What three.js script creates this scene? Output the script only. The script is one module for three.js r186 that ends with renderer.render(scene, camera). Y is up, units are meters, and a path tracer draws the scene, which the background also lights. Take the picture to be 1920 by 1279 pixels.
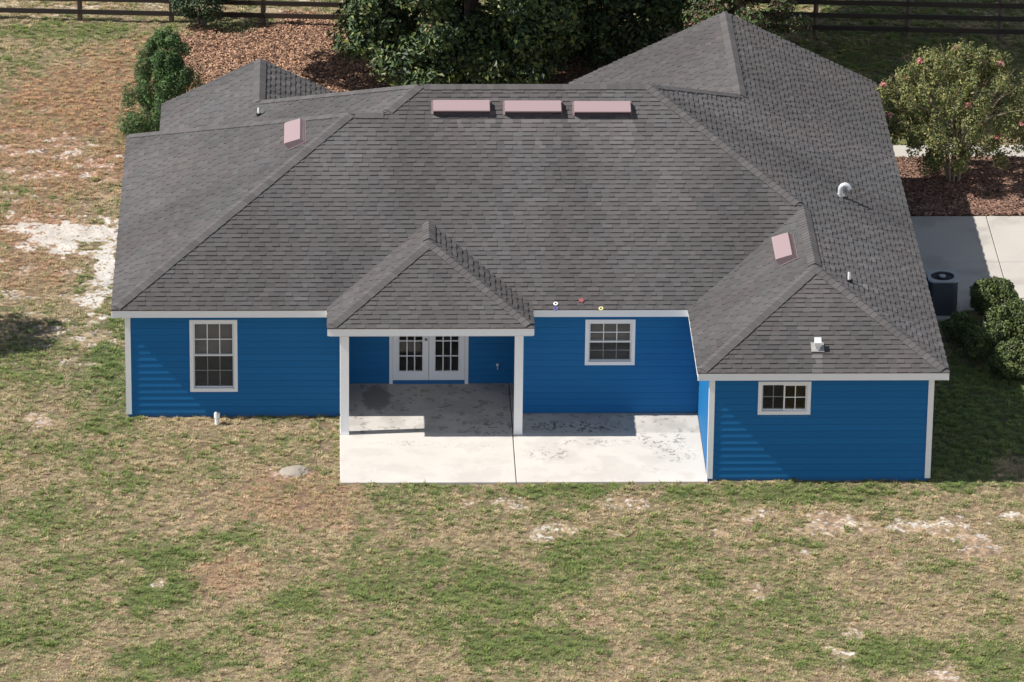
import * as THREE from 'three';
import { mergeGeometries } from 'three/addons/utils/BufferGeometryUtils.js';
import { RoundedBoxGeometry } from 'three/addons/geometries/RoundedBoxGeometry.js';

// ------------------------------------------------------------------ camera, sky, sun, exposure
const scene = new THREE.Scene();
const CAM = { f: 10498.77, th: 0.4101, yaw: -0.0356, roll: -0.0121, p: new THREE.Vector3(-0.2192, 55.2394, 122.5446) };
const camera = new THREE.PerspectiveCamera(2 * Math.atan(639.5 / CAM.f) * 180 / Math.PI, 1920 / 1279, 1, 3000);
const right = new THREE.Vector3(), up = new THREE.Vector3(), fwd = new THREE.Vector3();
{
  const cy = Math.cos(CAM.yaw), sy = Math.sin(CAM.yaw), c = Math.cos(CAM.th), s = Math.sin(CAM.th);
  const r0 = new THREE.Vector3(cy, 0, -sy), b0 = new THREE.Vector3(sy, 0, cy), Y = new THREE.Vector3(0, 1, 0);
  const u0 = Y.clone().multiplyScalar(c).addScaledVector(b0, -s);
  fwd.copy(Y).multiplyScalar(-s).addScaledVector(b0, -c);
  const cr = Math.cos(CAM.roll), sr = Math.sin(CAM.roll);
  right.copy(r0).multiplyScalar(cr).addScaledVector(u0, -sr);
  up.copy(r0).multiplyScalar(sr).addScaledVector(u0, cr);
  camera.position.copy(CAM.p);
  camera.quaternion.setFromRotationMatrix(new THREE.Matrix4().makeBasis(right, up, fwd.clone().negate()));
}
const SUN = new THREE.Vector3(-0.85, 1, 0.072).normalize();
{ // daylight sky: pale blue overhead, whiter towards the horizon, thin high cloud
  const w = 256, h = 128, D = new Float32Array(w * h * 4);
  for (let j = 0; j < h; j++) for (let i = 0; i < w; i++) {
    const el = ((j + .5) / h - .5) * Math.PI, t = Math.pow(Math.max(0, Math.sin(el)), .45), k = (j * w + i) * 4;
    const z = [0.055, 0.075, 0.11], hz = [0.90, 1.0, 1.2]; for (let c = 0; c < 3; c++) D[k + c] = el < 0 ? [.16, .145, .11][c] : hz[c] + (z[c] - hz[c]) * t; D[k + 3] = 1;
  }
  const T = new THREE.DataTexture(D, w, h, THREE.RGBAFormat, THREE.FloatType); T.mapping = THREE.EquirectangularReflectionMapping; T.magFilter = T.minFilter = THREE.LinearFilter; T.needsUpdate = true;
  scene.background = T; scene.environment = T;
}
const sun = new THREE.DirectionalLight(new THREE.Color(1, 0.97, 0.925), 4.5); sun.name = 'sun';
sun.position.copy(SUN).multiplyScalar(80).add(new THREE.Vector3(4, 0, -6)); sun.target.position.set(4, 0, -6);
sun.castShadow = true; sun.shadow.radius = 1;
Object.assign(sun.shadow.camera, { left: -40, right: 40, top: 40, bottom: -40, near: 1, far: 200 });
sun.shadow.mapSize.set(4096, 4096);
scene.add(sun, sun.target);
const renderer = new THREE.WebGLRenderer({ antialias: true });
renderer.setSize(1024, 682);
renderer.shadowMap.enabled = true;
renderer.toneMapping = THREE.LinearToneMapping;
renderer.toneMappingExposure = 1.4;

// ------------------------------------------------------------------ helpers
function rng(seed) { let a = seed >>> 0; return () => { a = (a + 0x6D2B79F5) >>> 0; let t = a; t = Math.imul(t ^ (t >>> 15), t | 1); t ^= t + Math.imul(t ^ (t >>> 7), t | 61); return ((t ^ (t >>> 14)) >>> 0) / 4294967296; }; }
function hash2(i, j, s) { let h = Math.imul(i | 0, 374761393) + Math.imul(j | 0, 668265263) + Math.imul(s | 0, 1274126177); h = Math.imul(h ^ (h >>> 13), 1274126177); h ^= h >>> 16; return (h >>> 0) / 4294967296; }
function vnoise(x, y, s) { const i = Math.floor(x), j = Math.floor(y); let fx = x - i, fy = y - j; fx = fx * fx * (3 - 2 * fx); fy = fy * fy * (3 - 2 * fy); const a = hash2(i, j, s), b = hash2(i + 1, j, s), c = hash2(i, j + 1, s), d = hash2(i + 1, j + 1, s); return a + (b - a) * fx + (c - a) * fy + (a - b - c + d) * fx * fy; }
function fbm(x, y, s, o = 4) { let v = 0, a = 0.5, t = 0; for (let k = 0; k < o; k++) { v += a * vnoise(x, y, s + k * 17); t += a; a *= 0.5; x = x * 2.03 + 11.3; y = y * 2.03 - 5.7; } return v / t; }
const clamp = (x, a = 0, b = 1) => Math.min(b, Math.max(a, x));
const sstep = (a, b, x) => { const t = clamp((x - a) / (b - a)); return t * t * (3 - 2 * t); };
const V = (x, y, z) => new THREE.Vector3(x, y, z);
const lin = (r, g, b) => new THREE.Color().setRGB(r, g, b);
// photo pixel -> viewing ray -> point on a level at height y, or on any plane
function ray(px, py) { return fwd.clone().multiplyScalar(CAM.f).addScaledVector(right, px - 960).addScaledVector(up, 639.5 - py).normalize(); }
function gp(px, py, y = 0) { const d = ray(px, py), t = (y - CAM.p.y) / d.y; return CAM.p.clone().addScaledVector(d, t); }
function pp(px, py, n, p0) { const d = ray(px, py), t = p0.clone().sub(CAM.p).dot(n) / d.dot(n); return CAM.p.clone().addScaledVector(d, t); }
const used = new Map();
function numbered(n) { const k = used.get(n) || 0; used.set(n, k + 1); return k ? n + '_' + String(k).padStart(3, '0') : n; }
function shade(o) { o.traverse(m => { if (m.isMesh) { m.castShadow = true; m.receiveShadow = true; } }); return o; }
function mesh(name, geo, mat, parent) { const m = new THREE.Mesh(geo, mat); m.name = name; m.castShadow = m.receiveShadow = true; if (parent) parent.add(m); return m; }
function group(name, parent) { const g = new THREE.Group(); g.name = name; if (parent) parent.add(g); return g; }
function thing(o, name, label, category, grp) { o.name = numbered(name); o.userData.label = label; o.userData.category = category; if (grp) o.userData.group = grp; scene.add(o); return o; }
function struct(o, name, kind = 'structure') { o.name = numbered(name); o.userData.kind = kind; scene.add(o); return o; }
function box(x0, x1, y0, y1, z0, z1) { const g = new THREE.BoxGeometry(x1 - x0, y1 - y0, z1 - z0); g.translate((x0 + x1) / 2, (y0 + y1) / 2, (z0 + z1) / 2); return g; }
function merge(list) { return mergeGeometries(list.map(g => { const n = g.index ? g.toNonIndexed() : g; for (const k of Object.keys(n.attributes)) if (!['position', 'normal', 'uv', 'color'].includes(k)) n.deleteAttribute(k); return n; })); }
// faces given as arrays of points -> flat shaded geometry
function poly(faces, colors) {
  const P = [], C = [];
  faces.forEach((f, k) => { for (let i = 1; i + 1 < f.length; i++) for (const q of [f[0], f[i], f[i + 1]]) { P.push(q.x, q.y, q.z); if (colors) C.push(...colors); } });
  const g = new THREE.BufferGeometry(); g.setAttribute('position', new THREE.Float32BufferAttribute(P, 3));
  if (colors) g.setAttribute('color', new THREE.Float32BufferAttribute(C, 3));
  g.computeVertexNormals(); return g;
}
// ring extruded from lower points to upper points (same order, counter-clockwise seen from above)
function prismFaces(lo, hi) { const F = [hi.slice(), lo.slice().reverse()]; for (let i = 0; i < lo.length; i++) { const j = (i + 1) % lo.length; F.push([lo[i], lo[j], hi[j], hi[i]]); } return F; }
function tube(pts, radii, seg = 8) {   // tapered tube along points
  const P = [], N = [], I = [];
  let ref = V(0.3, 0.1, 1).normalize();
  for (let i = 0; i < pts.length; i++) {
    const t = pts[Math.min(i + 1, pts.length - 1)].clone().sub(pts[Math.max(i - 1, 0)]).normalize();
    if (Math.abs(t.dot(ref)) > 0.95) ref = V(1, 0.2, 0).normalize();
    const a = ref.clone().addScaledVector(t, -ref.dot(t)).normalize(), b = t.clone().cross(a);
    for (let k = 0; k < seg; k++) { const c = Math.cos(k / seg * 6.28318), s = Math.sin(k / seg * 6.28318); const n = a.clone().multiplyScalar(c).addScaledVector(b, s); N.push(n.x, n.y, n.z); n.multiplyScalar(radii[i]).add(pts[i]); P.push(n.x, n.y, n.z); }
  }
  for (let i = 0; i + 1 < pts.length; i++) for (let k = 0; k < seg; k++) { const a = i * seg + k, b = i * seg + (k + 1) % seg, c = a + seg, d = b + seg; I.push(a, b, d, a, d, c); }
  const g = new THREE.BufferGeometry(); g.setAttribute('position', new THREE.Float32BufferAttribute(P, 3)); g.setAttribute('normal', new THREE.Float32BufferAttribute(N, 3)); g.setIndex(I); return g.toNonIndexed();
}
function dataTex(w, h, fn, srgb = true) {
  const d = new Uint8Array(w * h * 4), o = [0, 0, 0];
  const enc = x => { x = clamp(x); return 255 * (x <= 0.0031308 ? 12.92 * x : 1.055 * Math.pow(x, 1 / 2.4) - 0.055); };
  for (let j = 0; j < h; j++) for (let i = 0; i < w; i++) { fn(i, j, o); const k = (j * w + i) * 4; for (let c = 0; c < 3; c++) d[k + c] = srgb ? enc(o[c]) : 255 * clamp(o[c]); d[k + 3] = 255; }
  const t = new THREE.DataTexture(d, w, h); t.magFilter = THREE.LinearFilter; t.minFilter = THREE.LinearMipmapLinearFilter; t.generateMipmaps = true;
  t.wrapS = t.wrapT = THREE.RepeatWrapping; if (srgb) t.colorSpace = THREE.SRGBColorSpace; t.needsUpdate = true; return t;
}
const std = (o) => new THREE.MeshStandardMaterial(Object.assign({ roughness: 0.85, metalness: 0 }, o));

// ------------------------------------------------------------------ plan of the house (metres, from the photograph)
const He = 2.906, p = 0.4925, zb = 0.4, o = 0.334, a = 5.661, b = 6.511, c = 2.559, d = 4.039, e = 2.924;
const xl = -5.379, xl2 = -4.539, xr = 14.158, zgl = -13.176, zgr = -14.706, zw = 4.157, xp1 = -0.262, g = 2.437, zp = 1.60, hp = 2.945;
const kp = (hp - He) / p, xp2 = xp1 + 2 * g;
const zWall = zb - o, zWing = zw - o, xWing = xr - 2 * e + o, xR = xr - o, xL = xl + o, zRec = -1.71, xr1 = 0.13, xr2 = 4.26;
const Ysof = He - 0.185, PAT = 0.06;

// ------------------------------------------------------------------ ground
const GX0 = -14, GX1 = 26, GZ0 = -34, GZ1 = 18;      // the area the colour map covers
// patches of matter seen in the photograph: [pixel x, pixel y, radius x, radius y in pixels, amount]
const blob = list => list.map(([x, y, rx, ry, k = 1]) => { const q = gp(x, y), q1 = gp(x + rx, y), q2 = gp(x, y + ry); return [q.x, q.z, Math.hypot(q1.x - q.x, q1.z - q.z), Math.abs(q2.z - q.z), k]; });
const SAND = blob([[135, 440, 85, 34, 1.5], [198, 490, 30, 80, 1.35], [175, 560, 30, 40, 1.1], [95, 450, 60, 26, 1.1], [60, 425, 30, 18, 1.0], [178, 632, 34, 16, .7], [20, 320, 14, 8, .8], [140, 285, 26, 7, .7], [165, 330, 26, 8, .7], [110, 325, 16, 6, .6], [20, 398, 16, 12, .8], [60, 250, 14, 5, .5], [75, 790, 30, 18, .6],
  [1745, 985, 100, 16, .8], [1800, 1008, 60, 10, .72], [1905, 968, 34, 10, .85], [1560, 985, 80, 24, .62], [965, 942, 45, 13, .62], [1170, 940, 60, 14, .6], [1155, 1000, 24, 13, .66], [1045, 992, 70, 18, .58], [1010, 1010, 34, 11, .65], [1430, 960, 50, 20, .62], [1840, 1030, 60, 12, .6], [1340, 1000, 26, 10, .55], [880, 940, 24, 8, .6], [1500, 1040, 20, 8, .5], [1680, 1060, 24, 9, .5], [1600, 1190, 30, 26, .55], [1570, 1220, 32, 26, .7], [1775, 1270, 40, 20, .6], [1425, 1112, 26, 20, .6], [295, 1090, 18, 12, .7], [540, 885, 34, 14, .5], [1110, 1085, 16, 12, .5], [230, 1055, 26, 8, .5], [80, 12, 60, 8, .5], [280, 6, 40, 8, .55], [20, 8, 30, 6, .5], [40, 345, 20, 6, .6], [60, 365, 26, 8, .5], [30, 375, 14, 6, .6], [190, 365, 30, 8, .5], [90, 205, 20, 6, .5], [215, 640, 30, 12, .5], [1560, 20, 60, 8, .3], [170, 300, 26, 6, .6]]);
const BARE = blob([[560, 945, 110, 70, .9], [420, 1080, 80, 45, .85], [620, 850, 40, 40, .7], [1120, 1165, 55, 22, .9], [520, 1215, 80, 30, .6], [760, 1005, 120, 40, .5], [330, 960, 90, 40, .6], [1250, 1230, 130, 40, .5], [1650, 1100, 140, 50, .45], [1700, 1150, 120, 50, .45], [60, 300, 120, 80, .6], [90, 420, 120, 60, .5], [60, 580, 100, 60, .4], [180, 190, 160, 60, .35], [1480, 1015, 200, 50, .45], [1340, 905, 130, 14, .8], [430, 800, 200, 20, .7], [860, 960, 90, 22, .4], [1750, 1030, 160, 40, .5], [1300, 1070, 80, 40, .3]]);
const GREEN = blob([[290, 1105, 80, 45, 1], [345, 1045, 40, 22, 1], [290, 1060, 40, 20, .9], [560, 1135, 60, 26, .8], [690, 1100, 90, 35, .7], [940, 1120, 160, 60, .7], [1090, 1055, 100, 50, .7], [1060, 925, 130, 18, .8], [1540, 922, 220, 20, .9], [1290, 925, 60, 24, .8], [205, 660, 40, 70, 1], [215, 755, 60, 70, .8], [165, 720, 40, 60, .6], [330, 1240, 120, 40, .8], [1000, 1210, 140, 45, .8], [1660, 1225, 120, 40, .85], [1850, 1240, 80, 40, .7], [810, 1045, 40, 22, .8], [710, 1030, 60, 20, .5], [450, 1010, 60, 14, .8], [545, 920, 20, 16, .8], [240, 900, 70, 26, .6], [60, 960, 90, 50, .5], [60, 1180, 120, 50, .6], [1340, 1090, 40, 24, .8], [1250, 1050, 120, 50, .4], [1750, 1060, 60, 16, .5], [120, 60, 150, 18, .6], [60, 680, 80, 60, .5], [590, 1250, 60, 30, .6], [1850, 750, 140, 120, 1.1], [1780, 820, 100, 110, 1.1], [1500, 1130, 110, 40, .5], [1440, 940, 90, 14, .7], [1700, 100, 260, 90, .7], [1700, 15, 260, 26, .8], [880, 1180, 120, 40, .5]]);
const STRAW = blob([[500, 115, 130, 62, 1.1], [600, 150, 120, 60, 1.1], [700, 140, 120, 60, 1.1], [400, 100, 80, 50, .95], [440, 190, 60, 40, 1], [560, 70, 90, 40, 1], [850, 150, 200, 60, 1], [1050, 150, 160, 70, 1]]);
const DRYB = blob([[170, 200, 200, 80, 1], [240, 290, 90, 70, 1], [300, 130, 170, 70, .9], [60, 250, 120, 90, .8], [50, 420, 110, 50, .9], [120, 330, 120, 60, .8], [60, 500, 100, 50, .7], [560, 940, 120, 60, .5], [420, 1080, 80, 40, .5]]);
function field(list, x, z, w) { let v = 0; for (const [cx, cz, rx, rz, k] of list) { const dx = (x - cx) / rx, dz = (z - cz) / rz; if (dx > 2 || dx < -2 || dz > 2 || dz < -2) continue; const r = Math.sqrt(dx * dx + dz * dz) + w; const f = k * (1 - sstep(0.55, 1.25, r)); if (f > v) v = f; } return v; }
const ground_raw = (x, z) => {      // what lies at a spot: shares of sand, bare soil, green, straw, and a dryness
  const w = (fbm(x * 1.7, z * 1.7, 5, 4) - 0.5) * 1.7 + (fbm(x * 7, z * 7, 15, 2) - 0.5) * 0.9;
  const n1 = fbm(x * 0.55, z * 0.55, 21, 4), n2 = fbm(x * 2.3, z * 2.3, 33, 3);
  let sand = field(SAND, x, z, w), bare = field(BARE, x, z, w * .9), green = field(GREEN, x, z, w * 0.8), straw = field(STRAW, x, z, w * 0.6), dry = field(DRYB, x, z, w * .6);
  bare = Math.max(bare * 0.9, 0.55 * sstep(0.56, 0.7, n1 * 0.6 + n2 * 0.4));
  green = Math.max(green * .9, 0.36 * sstep(0.5, 0.66, 1 - n1 * 0.65 - n2 * 0.35)) * (1 - sand * 0.8);
  if (z < -27.6) { sand = Math.max(sand, 0.6 * sstep(0.5, 0.66, fbm(x * 1.6, z * 3, 77, 4))); }
  if (x < -5.4 && z < -2 && z > -19) sand = Math.max(sand, 0.62 * sstep(0.6, 0.68, fbm(x * 1.5, z * 2.6, 78, 4)));
  return [sand, bare, green, straw, dry];
};
const GN = 800, GM = 1040, GC = new Float32Array(GN * GM * 5);
for (let j = 0; j < GM; j++) for (let i = 0; i < GN; i++) GC.set(ground_raw(GX0 + (i + .5) / GN * (GX1 - GX0), GZ0 + (j + .5) / GM * (GZ1 - GZ0)), (j * GN + i) * 5);
const GO = [0, 0, 0, 0, 0];
function ground_at(x, z) { const fx = clamp((x - GX0) / (GX1 - GX0) * GN - .5, 0, GN - 1.001), fz = clamp((z - GZ0) / (GZ1 - GZ0) * GM - .5, 0, GM - 1.001), i = fx | 0, j = fz | 0, u = fx - i, v = fz - j, k = (j * GN + i) * 5, m = k + GN * 5; for (let q = 0; q < 5; q++) GO[q] = (GC[k + q] * (1 - u) + GC[k + 5 + q] * u) * (1 - v) + (GC[m + q] * (1 - u) + GC[m + 5 + q] * u) * v; return GO; }
const TW = 2048, TH = 2048;
const groundMap = dataTex(TW, TH, (i, j, out) => {
  const x = GX0 + (i + 0.5) / TW * (GX1 - GX0), z = GZ1 - (j + 0.5) / TH * (GZ1 - GZ0);
  const [sand, bare, green, straw, dry] = ground_at(x, z);
  const gr = hash2(i, j, 3), g2 = vnoise(x * 16, z * 13, 8), g3 = vnoise(x * 34, z * 30, 9);
  const q = 0.42 + 0.95 * vnoise(x * 9, z * 7.5, 412 ) + 0.45 * (g3 - 0.5) + 0.2 * (gr - 0.5);
  let r = 0.285, gg = 0.208, bb = 0.115;
  const mixc = (cr, cg, cb, t) => { r += (cr - r) * t; gg += (cg - gg) * t; bb += (cb - bb) * t; };
  mixc(0.35, 0.225, 0.155, clamp(bare * 1.1));
  mixc(0.285, 0.155, 0.09, clamp(dry));
  mixc(0.13, 0.135, 0.045, clamp(green * 0.85));
  mixc(0.27, 0.150, 0.095, clamp(straw));
  const s = sand <= .01 ? 0 : .9 * sstep(0.42, 0.80, sand * .58 + (g2 - .5) * .6 + (g3 - .5) * .55 + (vnoise(x * 5, z * 7, 10) - .5) * .5 + .06);
  r *= q; gg *= q; bb *= q;
  const sg = (0.84 + 0.2 * g3) * (0.85 + .35 * vnoise(x * 2.6, z * 3.4, 19));
  mixc(0.57 * sg, 0.52 * sg, 0.46 * sg, s);
  out[0] = r; out[1] = gg; out[2] = bb;
});
const groundBump = dataTex(512, 512, (i, j, out) => { const x = i / 512 * 3, z = j / 512 * 3; const m = fbm(x * 9, z * 9, 40, 3); out[0] = out[1] = out[2] = m; }, false);
groundBump.repeat.set(40 / 3, 52 / 3);
const gy = (x, z) => 0.05 * (fbm(x * 0.7, z * 0.7, 61, 3) - 0.6) + 0.02 * (fbm(x * 4, z * 4, 62, 2) - 0.5);
{
  const lineOf = (a0, a1, n) => { const r = [-600, -200, -80, -45]; for (let i = 0; i <= n; i++) r.push(a0 + (a1 - a0) * i / n); r.push(60, 110, 220, 600); return r; };
  const xs = lineOf(GX0, GX1, 200), zs = lineOf(GZ0, GZ1, 260), P = [], U = [], I = [];
  for (const z of zs) for (const x of xs) { P.push(x, gy(x, z), z); U.push((x - GX0) / (GX1 - GX0), (GZ1 - z) / (GZ1 - GZ0)); }
  for (let j = 0; j + 1 < zs.length; j++) for (let i = 0; i + 1 < xs.length; i++) { const q = j * xs.length + i; I.push(q, q + xs.length, q + 1, q + 1, q + xs.length, q + xs.length + 1); }
  const G = new THREE.BufferGeometry(); G.setAttribute('position', new THREE.Float32BufferAttribute(P, 3)); G.setAttribute('uv', new THREE.Float32BufferAttribute(U, 2)); G.setIndex(I); G.computeVertexNormals();
  struct(mesh('ground', G, std({ map: groundMap, bumpMap: groundBump, bumpScale: 0.03, roughness: 0.95 })), 'lawn');
}

// ------------------------------------------------------------------ concrete
function concreteMap(w, h, x0, x1, z0, z1, stain, base) {
  return dataTex(w, h, (i, j, out) => {
    const x = x0 + (i + .5) / w * (x1 - x0), z = z1 - (j + .5) / h * (z1 - z0);
    let k = 0.93 + 0.12 * (fbm(x * 1.3, z * 1.3, 90, 4) - 0.5) + 0.05 * (hash2(i, j, 91) - 0.5);
    const s = stain ? stain(x, z) : 0;
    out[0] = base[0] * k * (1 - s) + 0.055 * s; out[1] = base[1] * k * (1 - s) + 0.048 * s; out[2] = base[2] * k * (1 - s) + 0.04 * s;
  });
}
const oval = pp => (x, z) => 0;
const stainC = gp(700, 745, PAT), stainC2 = gp(672, 748, PAT);
function patioStain(x, z) {
  const n = fbm(x * 2.2, z * 2.2, 101, 4), n2 = fbm(x * 7, z * 7, 102, 3), n3 = vnoise(x * 13, z * 13, 103);
  let s = 0;
  const blobS = (px, py, rx, rz, k, soft = 0.3) => { const q = gp(px, py, PAT); const r = Math.hypot((x - q.x) / rx, (z - q.z) / rz) + (n2 - 0.5) * 0.5; s = Math.max(s, k * (1 - sstep(1 - soft, 1 + soft, r))); };
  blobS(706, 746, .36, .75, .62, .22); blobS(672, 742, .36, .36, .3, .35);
  const mild = (px, py, rx, rz, k) => { const q = gp(px, py, PAT); const r = Math.hypot((x - q.x) / rx, (z - q.z) / rz); const f = (1 - sstep(.4, 1.1, r)); s = Math.max(s, k * f * sstep(0.5, 0.68, n2 * 0.35 + n3 * 0.3 + vnoise(x * 27, z * 24, 104) * .35)); };
  mild(1080, 800, 1.6, .5, .9); mild(920, 800, 1.0, .6, .7); mild(1030, 850, .7, .5, .5); mild(1240, 825, .8, .7, .62); mild(1265, 850, .6, .6, .55); mild(1100, 830, 1.4, .3, .4); mild(760, 832, 1.0, .22, .28); mild(870, 835, 1.0, .2, .2); mild(1180, 880, 1.6, .35, .14); mild(850, 880, 2.2, .6, .07); mild(700, 880, 1.4, .6, .07);
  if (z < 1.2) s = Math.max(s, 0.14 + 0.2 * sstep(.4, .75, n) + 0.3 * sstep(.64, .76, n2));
  s = Math.max(s, 0.10 * sstep(0.45, 0.7, n));
  return clamp(s);
}
const CX0 = -0.2, CX1 = 8.9, CZ0 = -2, CZ1 = 4.2;
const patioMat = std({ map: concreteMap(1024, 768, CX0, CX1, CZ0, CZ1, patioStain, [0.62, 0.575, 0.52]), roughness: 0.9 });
patioMat.map.wrapS = patioMat.map.wrapT = THREE.ClampToEdgeWrapping;
function slabGeo(x0, x1, z0, z1, y0, y1, U) {   // chamfered slab with uv in a map's rectangle U
  const q = 0.012, hi = [V(x0 + q, y1, z1 - q), V(x1 - q, y1, z1 - q), V(x1 - q, y1, z0 + q), V(x0 + q, y1, z0 + q)], mi = [V(x0, y1 - q, z1), V(x1, y1 - q, z1), V(x1, y1 - q, z0), V(x0, y1 - q, z0)], lo = mi.map(v => V(v.x, y0, v.z));
  const F = [hi]; for (let i = 0; i < 4; i++) { const j = (i + 1) % 4; F.push([mi[i], mi[j], hi[j], hi[i]], [lo[i], lo[j], mi[j], mi[i]]); }
  const G = poly(F), P = G.attributes.position, uv = []; for (let i = 0; i < P.count; i++) uv.push((P.getX(i) - U[0]) / (U[1] - U[0]), (U[3] - P.getZ(i)) / (U[3] - U[2]));
  G.setAttribute('uv', new THREE.Float32BufferAttribute(uv, 2)); return G;
}
{
  const P = group('patio'), U = [CX0, CX1, CZ0, CZ1];
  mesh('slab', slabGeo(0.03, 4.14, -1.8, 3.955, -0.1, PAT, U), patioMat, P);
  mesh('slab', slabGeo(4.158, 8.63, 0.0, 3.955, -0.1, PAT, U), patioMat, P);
  mesh('slab', slabGeo(4.158, 4.4, -1.8, -0.012, -0.1, PAT, U), patioMat, P);
  struct(P, 'patio');
}
const driveMat = std({ map: concreteMap(512, 512, 14, 34, -18, -4, (x, z) => 0.18 * sstep(.5, .75, fbm(x * 1.5, z * 1.5, 131, 4)), [0.50, 0.46, 0.41]), roughness: 0.92 });
{
  const U = [14, 34, -18, -4], Dv = group('driveway');
  const zr = -12.45, zf = -6.2;
  for (const [x0, x1, z0, z1] of [[14.3, 16.94, -9.33, zf], [16.96, 20.5, -9.33, zf], [20.52, 34, -9.33, zf], [14.3, 16.94, zr, -9.35], [16.96, 20.5, zr, -9.35], [20.52, 34, zr, -9.35]]) mesh('slab', slabGeo(x0, x1, z0, z1, -0.1, 0.05, U), driveMat, Dv);
  struct(Dv, 'driveway');
  const Wk = group('walkway'); for (const [x0, x1] of [[13.2, 16.4], [16.42, 19.6], [19.62, 34]]) mesh('slab', slabGeo(x0, x1, -17.5, -16.6, -0.1, 0.05, U), driveMat, Wk); struct(Wk, 'walkway');
}

// ------------------------------------------------------------------ the house
const M = {
  white: std({ color: lin(0.85, 0.85, 0.84), roughness: 0.6 }),
  vinyl: std({ color: lin(0.76, 0.77, 0.76), roughness: 0.4 }),
  blue: [0, 1, 2].map(i => new THREE.MeshPhysicalMaterial({ color: lin(0.013 + i * .0005, 0.132 + i * 0.004, 0.325 + i * 0.008), roughness: 0.6, specularIntensity: 0.3 })),
  blueFlat: std({ color: lin(0.013, 0.135, 0.33), roughness: 0.7 }),
  soffit: std({ color: lin(0.62, 0.63, 0.63), roughness: 0.7 }),
  glass: new THREE.MeshPhysicalMaterial({ color: 0xffffff, transmission: 1, thickness: 0, roughness: 0.02, ior: 1.52 }),
  blind: std({ color: lin(0.17, 0.16, 0.145), roughness: 0.7 }),
  screen: std({ color: lin(0.03, 0.03, 0.03), transparent: true, opacity: 0.5, roughness: 1 }),
  inside: std({ color: lin(0.38, 0.33, 0.27), roughness: 0.95 }),
  metal: std({ color: lin(0.3, 0.29, 0.27), roughness: 0.35, metalness: 0.9 }),
  galv: std({ color: lin(0.75, 0.77, 0.78), roughness: 0.35, metalness: 0.25 }),
  pvc: std({ color: lin(0.82, 0.82, 0.8), roughness: 0.45 }),
  vent: std({ color: lin(0.335, 0.24, 0.245), roughness: 0.55, metalness: 0.05 }),
  wood: std({ color: lin(0.2, 0.14, 0.09), roughness: 0.9 }),
  rubber: std({ color: lin(0.02, 0.02, 0.022), roughness: 0.8 }),
};
const house = group('house');
// a wall seen from outside runs from A along dir (u), n points outwards
const EXPO = 0.17;
function wall(A, dir, L, n, y0, y1, openings = [], opts = {}) {
  const W = group('wall', house), at = (u, y, t) => V(A.x + dir.x * u + n.x * t, y, A.z + dir.z * u + n.z * t);
  const flip = dir.clone().cross(V(0, 1, 0)).dot(n) < 0;
  const pr = (u0, u1, ya, yb, t0a, t1a, t0b, t1b) => {     // inner/outer offset at bottom (a) and top (b)
    const q = [at(u0, ya, t0a), at(u1, ya, t0a), at(u1, ya, t1a), at(u0, ya, t1a)], r = [at(u0, yb, t0b), at(u1, yb, t0b), at(u1, yb, t1b), at(u0, yb, t1b)];
    let F = prismFaces(q, r); if (!flip) F = F.map(f => f.reverse()); return poly(F);
  };
  // core
  const us = [0, L, ...openings.flatMap(w => [w.u0, w.u1])].sort((x, y) => x - y), core = [];
  for (let i = 0; i + 1 < us.length; i++) {
    if (us[i + 1] - us[i] < 1e-4) continue;
    const m = (us[i] + us[i + 1]) / 2, w = openings.find(q => m > q.u0 && m < q.u1);
    if (!w) core.push(pr(us[i], us[i + 1], y0 - 0.02, y1, -0.14, 0, -0.14, 0));
    else { if (w.y0 > y0) core.push(pr(us[i], us[i + 1], y0 - 0.02, w.y0, -0.14, 0, -0.14, 0)); if (w.y1 < y1) core.push(pr(us[i], us[i + 1], w.y1, y1, -0.14, 0, -0.14, 0)); }
  }
  mesh('sheathing', merge(core), M.blueFlat, W);
  const R = rng(Math.round(A.x * 91 + A.z * 37 + L * 11) + 5);
  for (let y = y0; y < y1 - 0.01; y += EXPO) {
    const yb = Math.min(y + EXPO, y1), mat = M.blue[Math.floor(R() * 3)];
    let spans = [[0, L]];
    for (const w of openings) if (w.y0 < yb - 0.001 && w.y1 > y + 0.001) spans = spans.flatMap(([s0, s1]) => (w.u1 <= s0 || w.u0 >= s1) ? [[s0, s1]] : [[s0, w.u0], [w.u1, s1]].filter(q => q[1] - q[0] > 0.01));
    spans = spans.flatMap(([s0, s1]) => { const r = [], first = 0.6 + R() * 3; let q = s0; for (let x = s0 + first; x < s1 - .3; x += 3.66) { r.push([q, x - .0015]); q = x + .0015; } r.push([q, s1]); return r; });
    for (const [s0, s1] of spans) { const t = 0.0195 + R() * 0.0015; mesh('siding_board', pr(s0, s1, y, yb - 0.013, 0.001, t, 0.001, 0.006), mat, W); }
  }
  mesh('base_strip', pr(0, L, -0.1, y0 - 0.021, -0.14, -0.02, -0.14, -0.02), M.blueFlat, W);
  return W;
}
const PX = V(1, 0, 0), MX = V(-1, 0, 0), PZ = V(0, 0, 1), MZ = V(0, 0, -1);
const Y0 = 0.11;
const win1 = { x0: -3.543, x1: -2.406, y0: 0.665, y1: 2.53 }, win2 = { x0: 5.89, x1: 7.084, y0: 1.339, y1: 2.52 }, win3 = { x0: 9.755, x1: 10.985, y0: 1.72, y1: 2.56 };
const door = { x0: 1.236, x1: 3.153, y0: PAT, y1: 2.32 };
const cas = 0.085;  // casing width
const op = (w, ox) => ({ u0: w.x0 + cas * .6 - ox, u1: w.x1 - cas * .6 - ox, y0: w.y0 + cas * .6, y1: w.y1 - cas * .6 });
wall(V(xL, 0, zWall), PX, xr1 - xL, PZ, Y0, Ysof, [op(win1, xL)]);
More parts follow.
